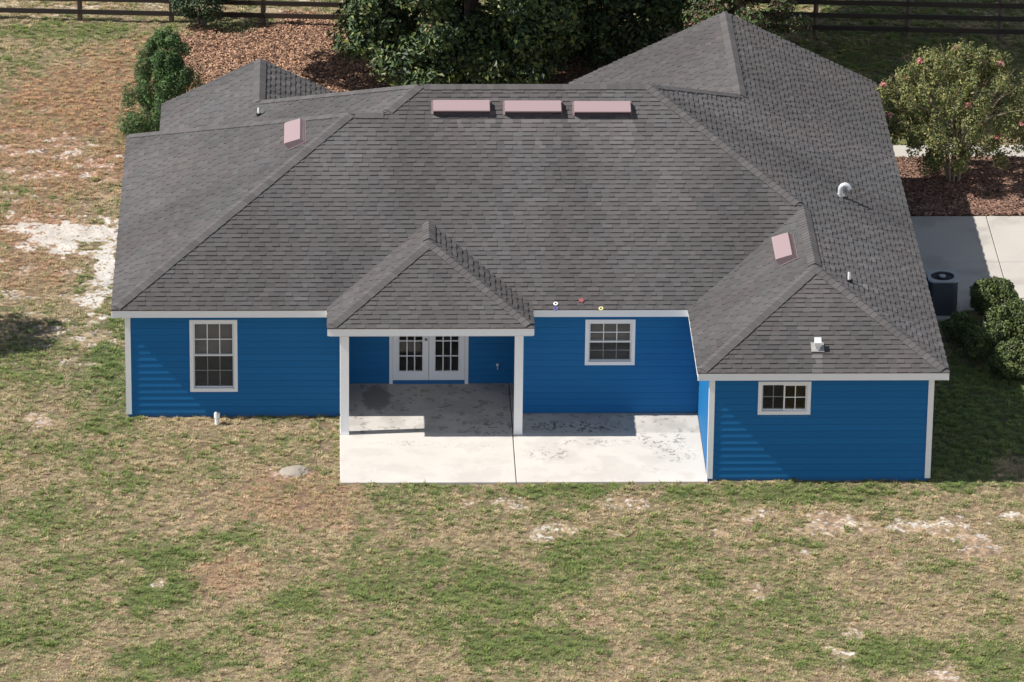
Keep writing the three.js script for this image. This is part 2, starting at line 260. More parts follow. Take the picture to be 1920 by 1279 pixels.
wall(V(xr2, 0, zWall), PX, xWing - xr2, PZ, Y0, Ysof, [op(win2, xr2)]);
wall(V(xWing, 0, zWing), PX, xR - xWing, PZ, Y0, Ysof, [op(win3, xWing)]);
wall(V(xWing, 0, zWall), PZ, zWing - zWall, MX, Y0, Ysof);
wall(V(xr1, 0, zRec), PX, xr2 - xr1, PZ, Y0, Ysof, [{ u0: door.x0 + cas * .6 - xr1, u1: door.x1 - cas * .6 - xr1, y0: 0, y1: door.y1 - cas * .6 }]);
wall(V(xr1, 0, zWall), MZ, zWall - zRec, PX, Y0, Ysof);
wall(V(xr2, 0, zWall), MZ, zWall - zRec, MX, Y0, Ysof);
wall(V(xR, 0, zWing), MZ, zWing - zgr - o, PX, Y0, Ysof);
wall(V(xL, 0, zWall), MZ, 2 * a - 2 * o, MX, Y0, Ysof);
wall(V(xL, 0, zb - 2 * a + o), PX, xl2 - xl, MZ, Y0, Ysof);
wall(V(xl2 + o, 0, zb - 2 * a + o), MZ, zb - 2 * a - zgl, MX, Y0, Ysof);
wall(V(xl2 + o, 0, zgl + o), PX, 2 * c - 2 * o, MZ, Y0, Ysof);
wall(V(xl2 + 2 * c - o, 0, zgl + o), PZ, zb - 2 * b - zgl, PX, Y0, Ysof);
wall(V(xl2 + 2 * c - o, 0, zb - 2 * b + o), PX, (xr - 2 * d) - (xl2 + 2 * c) + 2 * o, MZ, Y0, Ysof);
wall(V(xr - 2 * d + o, 0, zgr + o), PZ, zb - 2 * b - zgr, MX, Y0, Ysof);
wall(V(xr - 2 * d + o, 0, zgr + o), PX, 2 * d - 2 * o, MZ, Y0, Ysof);
// gable triangles of the street side
for (const [x0, x1, z] of [[xl2, xl2 + 2 * c, zgl + o], [xr - 2 * d, xr, zgr + o]]) { const m = (x0 + x1) / 2, w = (x1 - x0) / 2; const q = [V(x0, He - .05, z), V(x1, He - .05, z), V(m, He + p * w - .08, z)]; mesh('gable_wall', poly(prismFaces(q, q.map(v => V(v.x, v.y, v.z + .1)))), M.blueFlat, house); }
mesh('floor', box(xL + .2, xR - .2, -0.08, 0.02, zgl + 1, zWall - .3 - 1.9), M.inside, house);
mesh('floor', box(xWing + .2, xR - .2, -0.08, 0.02, zWall - 2, zWing - .3), M.inside, house);
// corner boards
function cboard(x, z, nx, nz, y1 = Ysof) { // outside corner, outward signs
  const w = 0.1, t = 0.032, G = [];
  const fx0 = nx > 0 ? x - w : x - t, fx1 = nx > 0 ? x + t : x + w; G.push(box(fx0, fx1, Y0 - .03, y1, nz > 0 ? z : z - t, nz > 0 ? z + t : z));
  const z0 = nz > 0 ? z - w : z + 0.0005, z1 = nz > 0 ? z - 0.0005 : z + w; G.push(box(nx > 0 ? x : x - t, nx > 0 ? x + t : x, Y0 - .03, y1, z0, z1));
  mesh('corner_board', merge(G), M.white, house);
}
cboard(xL, zWall, -1, 1); cboard(xWing, zWing, -1, 1); cboard(xR, zWing, 1, 1); cboard(xR, zgr + o, 1, -1); cboard(xL, zb - 2 * a + o, -1, -1); cboard(xr1, zWall, 1, 1); cboard(xr2, zWall, -1, 1);
// windows
function windowUnit(w, z, cols, rows, kind, blind) {
  const W = group('window', house), zf = z;
  const C = (x0, x1, y0, y1, m, nm, t = 0.028, z0 = zf + 0.0005) => mesh(nm, box(x0, x1, y0, y1, z0, zf + t), m, W);
  C(w.x0, w.x1, w.y1 - cas, w.y1, M.white, 'casing', 0.03); C(w.x0, w.x1, w.y0, w.y0 + cas, M.white, 'casing', 0.034);
  C(w.x0, w.x0 + cas, w.y0 + cas, w.y1 - cas, M.white, 'casing'); C(w.x1 - cas, w.x1, w.y0 + cas, w.y1 - cas, M.white, 'casing');
  const ix0 = w.x0 + cas + .001, ix1 = w.x1 - cas - .001, iy0 = w.y0 + cas + .001, iy1 = w.y1 - cas - .001, f = 0.038;
  const sash = (x0, x1, y0, y1, zc, nc, nr, scr) => {
    mesh('sash', merge([box(x0, x1, y1 - f, y1, zc - .02, zc + .015), box(x0, x1, y0, y0 + f, zc - .02, zc + .015), box(x0, x0 + f, y0 + f, y1 - f, zc - .02, zc + .015), box(x1 - f, x1, y0 + f, y1 - f, zc - .02, zc + .015)]), M.vinyl, W);
    const gx0 = x0 + f, gx1 = x1 - f, gy0 = y0 + f, gy1 = y1 - f, mw = 0.011, pw = (gx1 - gx0) / nc, ph = (gy1 - gy0) / nr;
    for (let i = 1; i < nc; i++) mesh('muntin', box(gx0 + i * pw - mw, gx0 + i * pw + mw, gy0, gy1, zc - .008, zc + .006), M.vinyl, W);
    for (let j = 1; j < nr; j++) mesh('muntin', box(gx0, gx1, gy0 + j * ph - mw, gy0 + j * ph + mw, zc - .007, zc + .007), M.vinyl, W);
    for (let i = 0; i < nc; i++) for (let j = 0; j < nr; j++) { const G = new THREE.PlaneGeometry(pw - 2 * mw, ph - 2 * mw); G.translate(gx0 + (i + .5) * pw, gy0 + (j + .5) * ph, zc - .002); mesh('pane', G, M.glass, W); }
    if (scr) { const G = new THREE.PlaneGeometry(gx1 - gx0 + .02, gy1 - gy0 + .02); G.translate((gx0 + gx1) / 2, (gy0 + gy1) / 2, zc + .03); mesh('insect_screen', G, M.screen, W); }
  };
  if (kind === 'hung') { const my = (iy0 + iy1) / 2; sash(ix0, ix1, my - .02, iy1, zf - .03, cols, rows, false); sash(ix0, ix1, iy0, my + .02, zf - .068, cols, rows, true); }
  else { const mx = (ix0 + ix1) / 2; sash(mx - .02, ix1, iy0, iy1, zf - .03, cols, rows, false); sash(ix0, mx + .02, iy0, iy1, zf - .068, cols, rows, true); }
  if (blind) { const S = []; for (let y = iy0 + .02; y < iy1; y += 0.042) { const G = new THREE.BoxGeometry(ix1 - ix0 - .02, 0.0018, 0.042); G.rotateX(0.95); G.translate((ix0 + ix1) / 2, y, zf - .125); S.push(G); } mesh('blind', merge(S), M.blind, W); }
  mesh('reveal', merge([box(w.x0 + .03, ix0, w.y0 + .03, w.y1 - .03, zf - .16, zf - .0005), box(ix1, w.x1 - .03, w.y0 + .03, w.y1 - .03, zf - .16, zf - .0005), box(ix0, ix1, w.y0 + .03, iy0, zf - .16, zf - .0005), box(ix0, ix1, iy1, w.y1 - .03, zf - .16, zf - .0005)]), M.vinyl, W);
  return W;
}
windowUnit(win1, zWall + .002, 3, 2, 'hung', true);
windowUnit(win2, zWall + .002, 3, 2, 'hung', true);
windowUnit(win3, zWing + .002, 2, 2, 'slide', false);
// french doors
{
  const D = group('french_doors', house), z = zRec + .002, w = door;
  for (const [x0, x1, y0, y1] of [[w.x0, w.x0 + cas, w.y0 + 0.004, w.y1], [w.x1 - cas, w.x1, w.y0 + 0.004, w.y1], [w.x0 + cas, w.x1 - cas, w.y1 - cas, w.y1]]) mesh('casing', box(x0, x1, y0, y1, z, z + .03), M.white, D);
  mesh('threshold', box(w.x0 + cas, w.x1 - cas, PAT + .004, 0.15, z - .1, z + .012), M.blueFlat, D);
  const mx = (w.x0 + w.x1) / 2, ys = 0.155, ye = w.y1 - cas - .003;
  for (const [x0, x1] of [[w.x0 + cas + .004, mx - .005], [mx + .005, w.x1 - cas - .004]]) {
    const L = group('door_leaf', D), st = 0.155, z0 = z - .045, z1 = z - .005, gx0 = x0 + st, gx1 = x1 - st, gy0 = 0.40, gy1 = gy0 + 4 * .395;
    mesh('leaf', merge([box(x0, gx0, ys, ye, z0, z1), box(gx1, x1, ys, ye, z0, z1), box(gx0, gx1, ys, gy0, z0, z1), box(gx0, gx1, gy1, ye, z0, z1)]), M.white, L);
    const pw = (gx1 - gx0) / 3, ph = .395, mw = .014;
    const fr = .022; mesh('glazing_frame', merge([box(gx0 - fr, gx0, gy0 - fr, gy1 + fr, z1, z1 + .01), box(gx1, gx1 + fr, gy0 - fr, gy1 + fr, z1, z1 + .01), box(gx0, gx1, gy0 - fr, gy0, z1, z1 + .01), box(gx0, gx1, gy1, gy1 + fr, z1, z1 + .01)]), M.vinyl, L);
    for (let i = 1; i < 3; i++) mesh('muntin', box(gx0 + i * pw - mw, gx0 + i * pw + mw, gy0, gy1, z1 - .02, z1 - .002), M.vinyl, L);
    for (let j = 1; j < 4; j++) mesh('muntin', box(gx0, gx1, gy0 + j * ph - mw, gy0 + j * ph + mw, z1 - .019, z1 - .001), M.vinyl, L);
    for (let i = 0; i < 3; i++) for (let j = 0; j < 4; j++) { const G = new THREE.PlaneGeometry(pw - 2 * mw, ph - 2 * mw); G.translate(gx0 + (i + .5) * pw, gy0 + (j + .5) * ph, z1 - .01); mesh('pane', G, M.glass, L); }
  }
  const K = group('deadbolt', D); K.position.set(mx - .07, 1.23, z + .0);
  const pl = new THREE.CylinderGeometry(.034, .036, .014, 20); pl.rotateX(Math.PI / 2); pl.translate(0, 0, .002); mesh('plate', pl, M.metal, K);
  const kn = new THREE.SphereGeometry(.026, 16, 10); kn.scale(1, 1, .8); kn.translate(0, 0, .035); mesh('knob', kn, M.metal, K);
}
// hose tap on the porch wall
{ const K = group('hose_tap', house); K.position.set(3.86, .55, zRec + .012);
  const f1 = new THREE.CylinderGeometry(.035, .035, .012, 16); f1.rotateX(Math.PI / 2); mesh('flange', f1, M.galv, K);
  mesh('spout', tube([V(0, 0, 0), V(0, 0, .07), V(0, -.02, .1), V(0, -.06, .115)], [.012, .013, .013, .015], 8), M.galv, K);
  const h = new THREE.TorusGeometry(.026, .006, 6, 16); h.translate(0, .045, .055); mesh('handle', h, M.galv, K); mesh('stem', tube([V(0, .005, .055), V(0, .045, .055)], [.006, .006], 6), M.galv, K);
}
// eaves: fascia boards and soffits
function fascia(P1, P2, n, top = He, h = 0.175) { // outer line from P1 to P2 (plan), n outward
  const t = 0.022, q = [V(P1[0], 0, P1[1]), V(P2[0], 0, P2[1])], i0 = q.map(v => v.clone().addScaledVector(n, -t - .012)), o0 = q.map(v => v.clone().addScaledVector(n, -.012));
  const ring = y => [o0[0], o0[1], i0[1], i0[0]].map(v => V(v.x, y, v.z));
  mesh('fascia_board', poly(prismFaces(ring(top - h - .012), ring(top - .012))), M.white, house);
}
function soffit(x0, x1, z0, z1, y = Ysof) { mesh('soffit', box(x0, x1, y, y + .012, z0, z1), M.soffit, house); }
fascia([xl, zb], [xp1 + .02, zb], PZ); fascia([xp2 - .02, zb], [xr - 2 * e + .03, zb], PZ);
fascia([xr - 2 * e, zb], [xr - 2 * e, zw], MX); fascia([xr - 2 * e + .001, zw], [xr - .001, zw], PZ); fascia([xr, zw], [xr, zgr], PX);
fascia([xl, zb - 2 * a], [xl, zb], MX); fascia([xl2, zgl], [xl2, zb - 2 * a], MX); fascia([xl2, zb - 2 * a], [xl, zb - 2 * a], MZ);
fascia([xp1, zp], [xp2, zp], PZ, hp); fascia([xp1, zb - .02], [xp1, zp - .014], MX, hp); fascia([xp2, zp - .014], [xp2, zb - .02], PX, hp);
soffit(xl + .03, xp1, zWall - .05, zb - .035); soffit(xp2, xr - 2 * e + .03, zWall - .05, zb - .035); soffit(xr - 2 * e + .035, xWing + .05, zb - .03, zw - .035); soffit(xWing + .051, xr - .035, zWing - .05, zw - .035); soffit(xR - .05, xr - .035, zgr, zWing - .051);
soffit(xl + .035, xL + .05, zb - 2 * a + .03, zWall - .051); soffit(xl2 + .035, xl2 + o + .05, zgl, zb - 2 * a + .029);
mesh('porch_ceiling', box(xp1 + .036, xp2 - .036, Ysof + .013, Ysof + .03, zRec, zp - .036), M.soffit, house);
for (const [x0, x1, z0, z1] of [[.02, 4.37, 1.08, 1.30], [.02, .24, zWall + .03, 1.079], [4.15, 4.37, zWall + .03, 1.079]]) mesh('porch_beam', box(x0, x1, Ysof - .05, Ysof + .0125, z0, z1), M.white, house);
// porch posts
for (const x of [0.145, 4.27]) { const P = group('porch_post', house); const h = Ysof - .051 - PAT; const G = new RoundedBoxGeometry(.205, h - .004, .205, 1, .008); G.translate(x, PAT + h / 2, 1.185); mesh('shaft', G, M.white, P); mesh('base_trim', box(x - .108, x + .108, PAT + .002, PAT + .05, 1.185 - .108, 1.185 + .108), M.white, P); }

// ------------------------------------------------------------------ roof: planes, shingles and caps
// each plane: plan polygon, outward (downhill) direction, eave offset along it, eave height
const roof = group('roof', house);
const planes = [
  { id: 'back', n: [0, 1], e: zb, h: He, pts: [[xl, zb], [xr - 2 * e, zb], [xr - e, zb - e], [xr - b, zb - b], [xl2 + b, zb - b], [xl2 + a, zb - a], [xl + a, zb - a]] },
  { id: 'left', n: [-1, 0], e: -xl, h: He, pts: [[xl, zb], [xl + a, zb - a], [xl, zb - 2 * a]] },
  { id: 'lfront', n: [0, -1], e: -(zb - 2 * a), h: He, pts: [[xl, zb - 2 * a], [xl + a, zb - a], [xl2 + a, zb - a], [xl2, zb - 2 * a]] },
  { id: 'left2', n: [-1, 0], e: -xl2, h: He, pts: [[xl2, zb - 2 * a], [xl2 + a, zb - a], [xl2 + b, zb - b], [xl2 + c, zb - 2 * b + c], [xl2 + c, zgl], [xl2, zgl]] },
  { id: 'lwr', n: [1, 0], e: xl2 + 2 * c, h: He, pts: [[xl2 + c, zgl], [xl2 + c, zb - 2 * b + c], [xl2 + 2 * c, zb - 2 * b], [xl2 + 2 * c, zgl]] },
  { id: 'front', n: [0, -1], e: -(zb - 2 * b), h: He, pts: [[xl2 + 2 * c, zb - 2 * b], [xl2 + c, zb - 2 * b + c], [xl2 + b, zb - b], [xr - b, zb - b], [xr - d, zb - 2 * b + d], [xr - 2 * d, zb - 2 * b]] },
  { id: 'rwl', n: [-1, 0], e: -(xr - 2 * d), h: He, pts: [[xr - 2 * d, zgr], [xr - 2 * d, zb - 2 * b], [xr - d, zb - 2 * b + d], [xr - d, zgr]] },
  { id: 'right', n: [1, 0], e: xr, h: He, pts: [[xr, zgr], [xr - d, zgr], [xr - d, zb - 2 * b + d], [xr - b, zb - b], [xr - e, zb - e], [xr - e, zw - e], [xr, zw]] },
  { id: 'wingl', n: [-1, 0], e: -(xr - 2 * e), h: He, pts: [[xr - 2 * e, zb], [xr - e, zb - e], [xr - e, zw - e], [xr - 2 * e, zw]] },
  { id: 'winghip', n: [0, 1], e: zw, h: He, pts: [[xr - 2 * e, zw], [xr - e, zw - e], [xr, zw]] },
  { id: 'porchl', n: [-1, 0], e: -xp1, h: hp, pts: [[xp1, zp], [xp1 + g, zp - g], [xp1 + g, zb - g - kp], [xp1, zb - kp]] },
  { id: 'porchr', n: [1, 0], e: xp2, h: hp, pts: [[xp2, zp], [xp2 - g, zp - g], [xp2 - g, zb - g - kp], [xp2, zb - kp]] },
  { id: 'porchhip', n: [0, 1], e: zp, h: hp, pts: [[xp1, zp], [xp1 + g, zp - g], [xp2, zp]] },
];
const cosS = 1 / Math.hypot(1, p), planeBy = {};
for (const q of planes) {
  planeBy[q.id] = q;
  q.nv = V(q.n[0] * p, 1, q.n[1] * p).normalize();
  q.uDir = V(q.n[1], 0, -q.n[0]);                                     // along the eave
  q.toUV = (x, z) => [x * q.uDir.x + z * q.uDir.z, (q.e - (x * q.n[0] + z * q.n[1])) / cosS];   // u along eave, v up the slope (metres on the slope)
  q.at = (u, v, t = 0) => { const w = v * cosS, k = q.e - w; return V(q.uDir.x * u + q.n[0] * k, q.h + p * w, q.uDir.z * u + q.n[1] * k).addScaledVector(q.nv, t); };
  q.uv = q.pts.map(([x, z]) => q.toUV(x, z));
  let ar = 0; q.uv.forEach((s, i) => { const t = q.uv[(i + 1) % q.uv.length]; ar += s[0] * t[1] - s[1] * t[0]; }); if (ar < 0) q.uv.reverse();
}
function clipHalf(P, ax, lim, sign) { const R = []; for (let i = 0; i < P.length; i++) { const s = P[i], t = P[(i + 1) % P.length], ds = sign * (s[ax] - lim), dt = sign * (t[ax] - lim); if (ds >= 0) R.push(s); if ((ds > 0 && dt < 0) || (ds < 0 && dt > 0)) { const k = ds / (ds - dt); R.push([s[0] + (t[0] - s[0]) * k, s[1] + (t[1] - s[1]) * k]); } } return R; }
const shingleMat = std({ vertexColors: true, roughness: 0.95 });
const ventSpots = [];  // filled below, before the shingles, so that washed shingles lie under the vents
const onPlane = (id, px, py) => { const q = planeBy[id]; const P = pp(px, py, q.nv, q.at(0, 0)); const [u, v] = q.toUV(P.x, P.z); return { q, u, v, P }; };
for (const [id, px, py] of [['back', 865, 205], ['back', 999, 206], ['back', 1129, 207], ['left', 556, 256], ['wingl', 1474, 472]]) ventSpots.push(onPlane(id, px, py));
const washes = [...ventSpots.map(s => ({ id: s.q.id, u: s.u, v: s.v, w: 0.72, l: 1.5, k: s.q.id === 'back' ? 0.5 : .12 })),
  (() => { const s = onPlane('winghip', 1534, 658); return { id: 'winghip', u: s.u, v: s.v, w: 0.1, l: .5, k: 1.0 }; })(),
  (() => { const s = onPlane('right', 1592, 352); return { id: 'right', u: s.u, v: s.v, w: 0.07, l: .9, k: .7, gap: .35 }; })(),
  (() => { const s = onPlane('right', 1597, 526); return { id: 'right', u: s.u, v: s.v, w: 0.06, l: .5, k: .7, gap: .2 }; })()];
const singles = [], bulk = [];
{
  const EX = 0.143, R = rng(77);
  planes.forEach((q, pi) => {
    const us = q.uv.map(s => s[0]), vs = q.uv.map(s => s[1]), u0 = Math.min(...us), u1 = Math.max(...us), v1 = Math.max(...vs);
    const hero = (q.id === 'winghip' || q.id === 'porchhip');
    for (let row = 0; row * EX < v1 - 1e-4; row++) {
      const va = row * EX, vb = Math.min(va + EX, v1), strip = clipHalf(clipHalf(q.uv, 1, va, 1), 1, vb, -1);
      if (strip.length < 3) continue;
      let u = u0 - R() * 0.3, high = R() < 0.5;
      while (u < u1) {
        const w = high ? 0.13 + R() * 0.2 : 0.12 + R() * 0.16, un = u + w;
        const P = clipHalf(clipHalf(strip, 0, u, 1), 0, un, -1);
        const th = high ? 0.0265 + R() * 0.006 : 0.014 + R() * 0.004; const wasHigh = high; high = !high; u = un;
        if (P.length < 3) continue;
        const Q = []; for (const s of P) { const l = Q[Q.length - 1]; if (!l || Math.hypot(s[0] - l[0], s[1] - l[1]) > 1e-4) Q.push(s); } if (Q.length < 3) continue;
        const um = un - w / 2, vm = (va + vb) / 2, c0 = q.at(um, vm);
        let k = 0.86 + 0.24 * R() + (wasHigh ? 0.02 : -0.02) + (R() < 0.1 ? 0.12 : 0);
        k *= 0.70 + 0.60 * fbm(um * 0.9, vm * 0.20, 200 + pi, 4); k *= 0.86 + .28 * fbm(um * 0.35, vm * 0.4, 230 + pi, 2);
        let warm = (fbm(um * 1.3, vm * 1.3, 300 + pi, 3) - 0.45) * 0.5 + (R() - .5) * .08, lift = 0;
        for (const ws of washes) if (ws.id === q.id) { const dv = ws.v - (ws.gap || 0.18) - vm, du = Math.abs(um - ws.u); if (dv > -0.07 && dv < ws.l && du < ws.w) lift = Math.max(lift, ws.k * (1 - dv / ws.l * 0.85) * (0.45 + 0.8 * R())); }
        k *= 1 + lift * .9;
        const col = [0.084 * k * (1 + warm * .3), 0.078 * k, 0.0765 * k * (1 - warm * .1)];
        const lo = Q.map(s => q.at(s[0], s[1], 0.001)), hi = Q.map(s => q.at(s[0], s[1], 0.006 + (th - 0.004) * (1 - (s[1] - va) / EX)));
        const G = poly(prismFaces(lo, hi), col);
        const whole = Q.length === 4 && P.length === 4;
        if (hero && whole && w > 0.17) singles.push({ G, w, q }); else bulk.push(G);
      }
    }
  });
  singles.sort((x, y) => y.w - x.w);
  singles.forEach((s, i) => { if (i < 290) mesh('shingle', s.G, shingleMat, roof); else bulk.push(s.G); });
  const B = mesh('shingle_courses', mergeGeometries(bulk), shingleMat, roof); B.userData.kind = 'stuff';
  // boards under the shingles
  const D = planes.map(q => { const t = q.uv.map(s => q.at(s[0], s[1], 0)), l = q.uv.map(s => q.at(s[0], s[1], -0.012)); let F = []; for (let i = 0; i < t.length; i++) { const j = (i + 1) % t.length; F.push([l[i], l[j], t[j], t[i]]); }
    const tri = THREE.ShapeUtils.triangulateShape(q.uv.map(s => new THREE.Vector2(s[0], s[1])), []); for (const [i, j, k] of tri) { F.push([t[i], t[j], t[k]], [l[k], l[j], l[i]]); } return poly(F); });
  mesh('roof_deck', merge(D), M.wood, roof);
}
// hip and ridge caps: a line with the two planes that meet in it
const capPieces = [];
function caps(A, B, qa, qb, hero = 0) {
  const R = rng(Math.round(A.x * 71 + A.z * 13 + B.x * 7) + 900), L = A.distanceTo(B), t = B.clone().sub(A).normalize();
  const side = (q, other) => { const s = q.nv.clone().cross(t).normalize(); const m = A.clone().add(B).multiplyScalar(.5).addScaledVector(s, .2); const hA = (q2, P) => q2.h + p * (q2.e - (P.x * q2.n[0] + P.z * q2.n[1])); return hA(q, m) <= hA(other, m) ? s : s.negate(); };
  const s1 = side(qa, qb), s2 = side(qb, qa), nn = qa.nv.clone().add(qb.nv).normalize(), W = 0.155, EX = 0.155;
  for (let x = .15; x < L; x += EX) {
    const x1 = Math.min(x + EX + .015, L), k = 0.9 + 0.35 * R(), col = [0.086 * k, 0.079 * k, 0.077 * k], jj = (R() - .5) * .012;
    const ring = (xx, h) => { const C = A.clone().addScaledVector(t, xx); return [C.clone().addScaledVector(s1, W + jj).addScaledVector(qa.nv, 0.002), C.clone().addScaledVector(s1, W + jj).addScaledVector(qa.nv, h), C.clone().addScaledVector(nn, h * 1.12 + .004), C.clone().addScaledVector(s2, W - jj).addScaledVector(qb.nv, h), C.clone().addScaledVector(s2, W - jj).addScaledVector(qb.nv, 0.002)]; };
    const r0 = ring(x, 0.042), r1 = ring(x1, 0.034), F = []; for (let i = 0; i < 5; i++) { const j = (i + 1) % 5; F.push([r0[i], r0[j], r1[j], r1[i]]); } F.push(r0.slice().reverse(), r1);
    capPieces.push({ G: poly(F, col), hero });
  }
}
const Q3 = (x, z, h) => V(x, h, z), hA = (k) => He + p * k;
caps(Q3(xl, zb, He), Q3(xl + a, zb - a, hA(a)), planeBy.left, planeBy.back, 2);
caps(Q3(xl, zb - 2 * a, He), Q3(xl + a, zb - a, hA(a)), planeBy.left, planeBy.lfront);
caps(Q3(xl + a, zb - a, hA(a)), Q3(xl2 + a, zb - a, hA(a)), planeBy.lfront, planeBy.back);
caps(Q3(xl2 + a, zb - a, hA(a)), Q3(xl2 + b, zb - b, hA(b)), planeBy.left2, planeBy.back);
caps(Q3(xl2 + c, zb - 2 * b + c, hA(c)), Q3(xl2 + b, zb - b, hA(b)), planeBy.left2, planeBy.front);
caps(Q3(xl2 + c, zgl, hA(c)), Q3(xl2 + c, zb - 2 * b + c, hA(c)), planeBy.left2, planeBy.lwr);
caps(Q3(xl2 + b, zb - b, hA(b)), Q3(xr - b, zb - b, hA(b)), planeBy.back, planeBy.front, 1);
caps(Q3(xr - e, zb - e, hA(e)), Q3(xr - b, zb - b, hA(b)), planeBy.back, planeBy.right, 3);
caps(Q3(xr - d, zb - 2 * b + d, hA(d)), Q3(xr - b, zb - b, hA(b)), planeBy.right, planeBy.front);
caps(Q3(xr - d, zgr, hA(d)), Q3(xr - d, zb - 2 * b + d, hA(d)), planeBy.rwl, planeBy.right);
caps(Q3(xr - e, zw - e, hA(e)), Q3(xr - e, zb - e, hA(e)), planeBy.wingl, planeBy.right, 2);
caps(Q3(xr - 2 * e, zw, He), Q3(xr - e, zw - e, hA(e)), planeBy.wingl, planeBy.winghip, 3);
caps(Q3(xr, zw, He), Q3(xr - e, zw - e, hA(e)), planeBy.winghip, planeBy.right, 3);
caps(Q3(xp1, zp, hp), Q3(xp1 + g, zp - g, hp + p * g), planeBy.porchl, planeBy.porchhip, 3);
caps(Q3(xp2, zp, hp), Q3(xp1 + g, zp - g, hp + p * g), planeBy.porchhip, planeBy.porchr, 3);
caps(Q3(xp1 + g, zp - g, hp + p * g), Q3(xp1 + g, zb - g - kp, hp + p * g), planeBy.porchl, planeBy.porchr, 3);
{ capPieces.sort((x, y) => y.hero - x.hero); const rest = []; capPieces.forEach((q, i) => { if (i < 290 && q.hero) mesh('cap_shingle', q.G, shingleMat, roof); else rest.push(q.G); }); const B = mesh('cap_courses', mergeGeometries(rest), shingleMat, roof); B.userData.kind = 'stuff'; }
// off-ridge vents
function ventAt(s) {
  const q = s.q, W = group('roof_vent', house), T = (u, v, t) => q.at(s.u + u, s.v + v, t), hw = 0.685;
  const strip = (prof, x0, x1) => { const F = []; for (let i = 0; i + 1 < prof.length; i++) F.push([T(x0, ...prof[i]), T(x1, ...prof[i]), T(x1, ...prof[i + 1]), T(x0, ...prof[i + 1])]); return F; };
  const outer = [[-.235, .165], [-.235, .205], [-.21, .212], [-.02, .185], [.0, .182], [.17, .155], [.24, .05]], inner = outer.map(([v, t]) => [v + .004, t - .006]);
  mesh('hood', poly([...strip(outer, -hw, hw), ...strip(inner, -hw, hw).map(f => f.reverse())]), M.vent, W);
  for (const x of [-hw, hw]) { const f = [...outer.map(([v, t]) => T(x, v, t)), T(x, .24, .02), T(x, -.2, .02)]; const f2 = f.map(v => v.clone().addScaledVector(q.uDir, x < 0 ? -.004 : .004)); mesh('cheek', poly(prismFaces(f, f2)), M.vent, W); }
  const fl = [[-hw - .05, -.2], [hw + .05, -.2], [hw + .05, .27], [-hw - .05, .27]]; mesh('flange', poly(prismFaces(fl.map(([x, v]) => T(x, v, .024)), fl.map(([x, v]) => T(x, v, .029)))), std({ color: lin(.16, .122, .122), roughness: .8 }), W);
}
ventSpots.forEach(ventAt);
// vent pipes and the two goosenecks
function pipeVent(id, px, py, h, r) { const s = onPlane(id, px, py), W = group('vent_pipe', house), P = s.q.at(s.u, s.v, 0.01); mesh('pipe', tube([P.clone().add(V(0, -.03, 0)), P.clone().add(V(0, h, 0)), P.clone().add(V(0, h + .001, 0)), P.clone().add(V(0, h - .03, 0))], [r, r, r * .8, r * .75], 14), M.pvc, W); mesh('boot', tube([P.clone().addScaledVector(s.q.nv, .012), P.clone().add(V(0, .07, 0))], [r * 2.1, r * 1.08], 14), M.rubber, W); return W; }
pipeVent('left2', 486, 217, .2, .04); pipeVent('right', 1592, 529, .24, .04);
{ // curved exhaust on the right slope
  const s = onPlane('right', 1575, 368), W = group('exhaust_vent', house), P = s.q.at(s.u, s.v, .01), A = [], rr = [];
  A.push(P.clone().add(V(0, -.05, 0)), P.clone().add(V(0, .16, 0))); rr.push(.06, .06);
  for (let k = 0; k <= 10; k++) { const f = k / 10 * Math.PI * .95; A.push(P.clone().add(V(.11 - .11 * Math.cos(f), .16 + .13 * Math.sin(f), 0))); rr.push(.062); }
  mesh('gooseneck', tube(A, rr, 14), M.galv, W); mesh('boot', tube([P.clone().addScaledVector(s.q.nv, .012), P.clone().add(V(0, .08, 0))], [.12, .066], 14), M.galv, W);
}
{ // square hooded exhaust on the wing's hip
  const s = onPlane('winghip', 1533, 656), W = group('exhaust_vent', house), P = s.q.at(s.u, s.v, .02), X = (x, y, z) => P.clone().add(V(x, y, z));
  mesh('riser', poly(prismFaces([X(-.055, -.05, .05), X(.055, -.05, .05), X(.055, -.0, -.06), X(-.055, -.0, -.06)], [X(-.055, .17, .05), X(.055, .17, .05), X(.055, .17, -.06), X(-.055, .17, -.06)])), M.galv, W);
  mesh('hood', poly([...prismFaces([X(-.08, .11, .1), X(.08, .11, .1), X(.08, .12, -.08), X(-.08, .12, -.08)], [X(-.08, .2, .1), X(.08, .2, .1), X(.08, .27, -.08), X(-.08, .27, -.08)])]), M.galv, W);
  mesh('flashing', poly(prismFaces([[-.15, -.1], [.15, -.1], [.15, .2], [-.15, .2]].map(([u, v]) => s.q.at(s.u + u, s.v + v, .026)), [[-.15, -.1], [.15, -.1], [.15, .2], [-.15, .2]].map(([u, v]) => s.q.at(s.u + u, s.v + v, v < 0 ? .055 : .034)))), std({ color: lin(.3, .29, .28), roughness: .5 }), W);
}
thing(house, 'house', 'blue clapboard house with grey shingle hip roof and white trim', 'house');

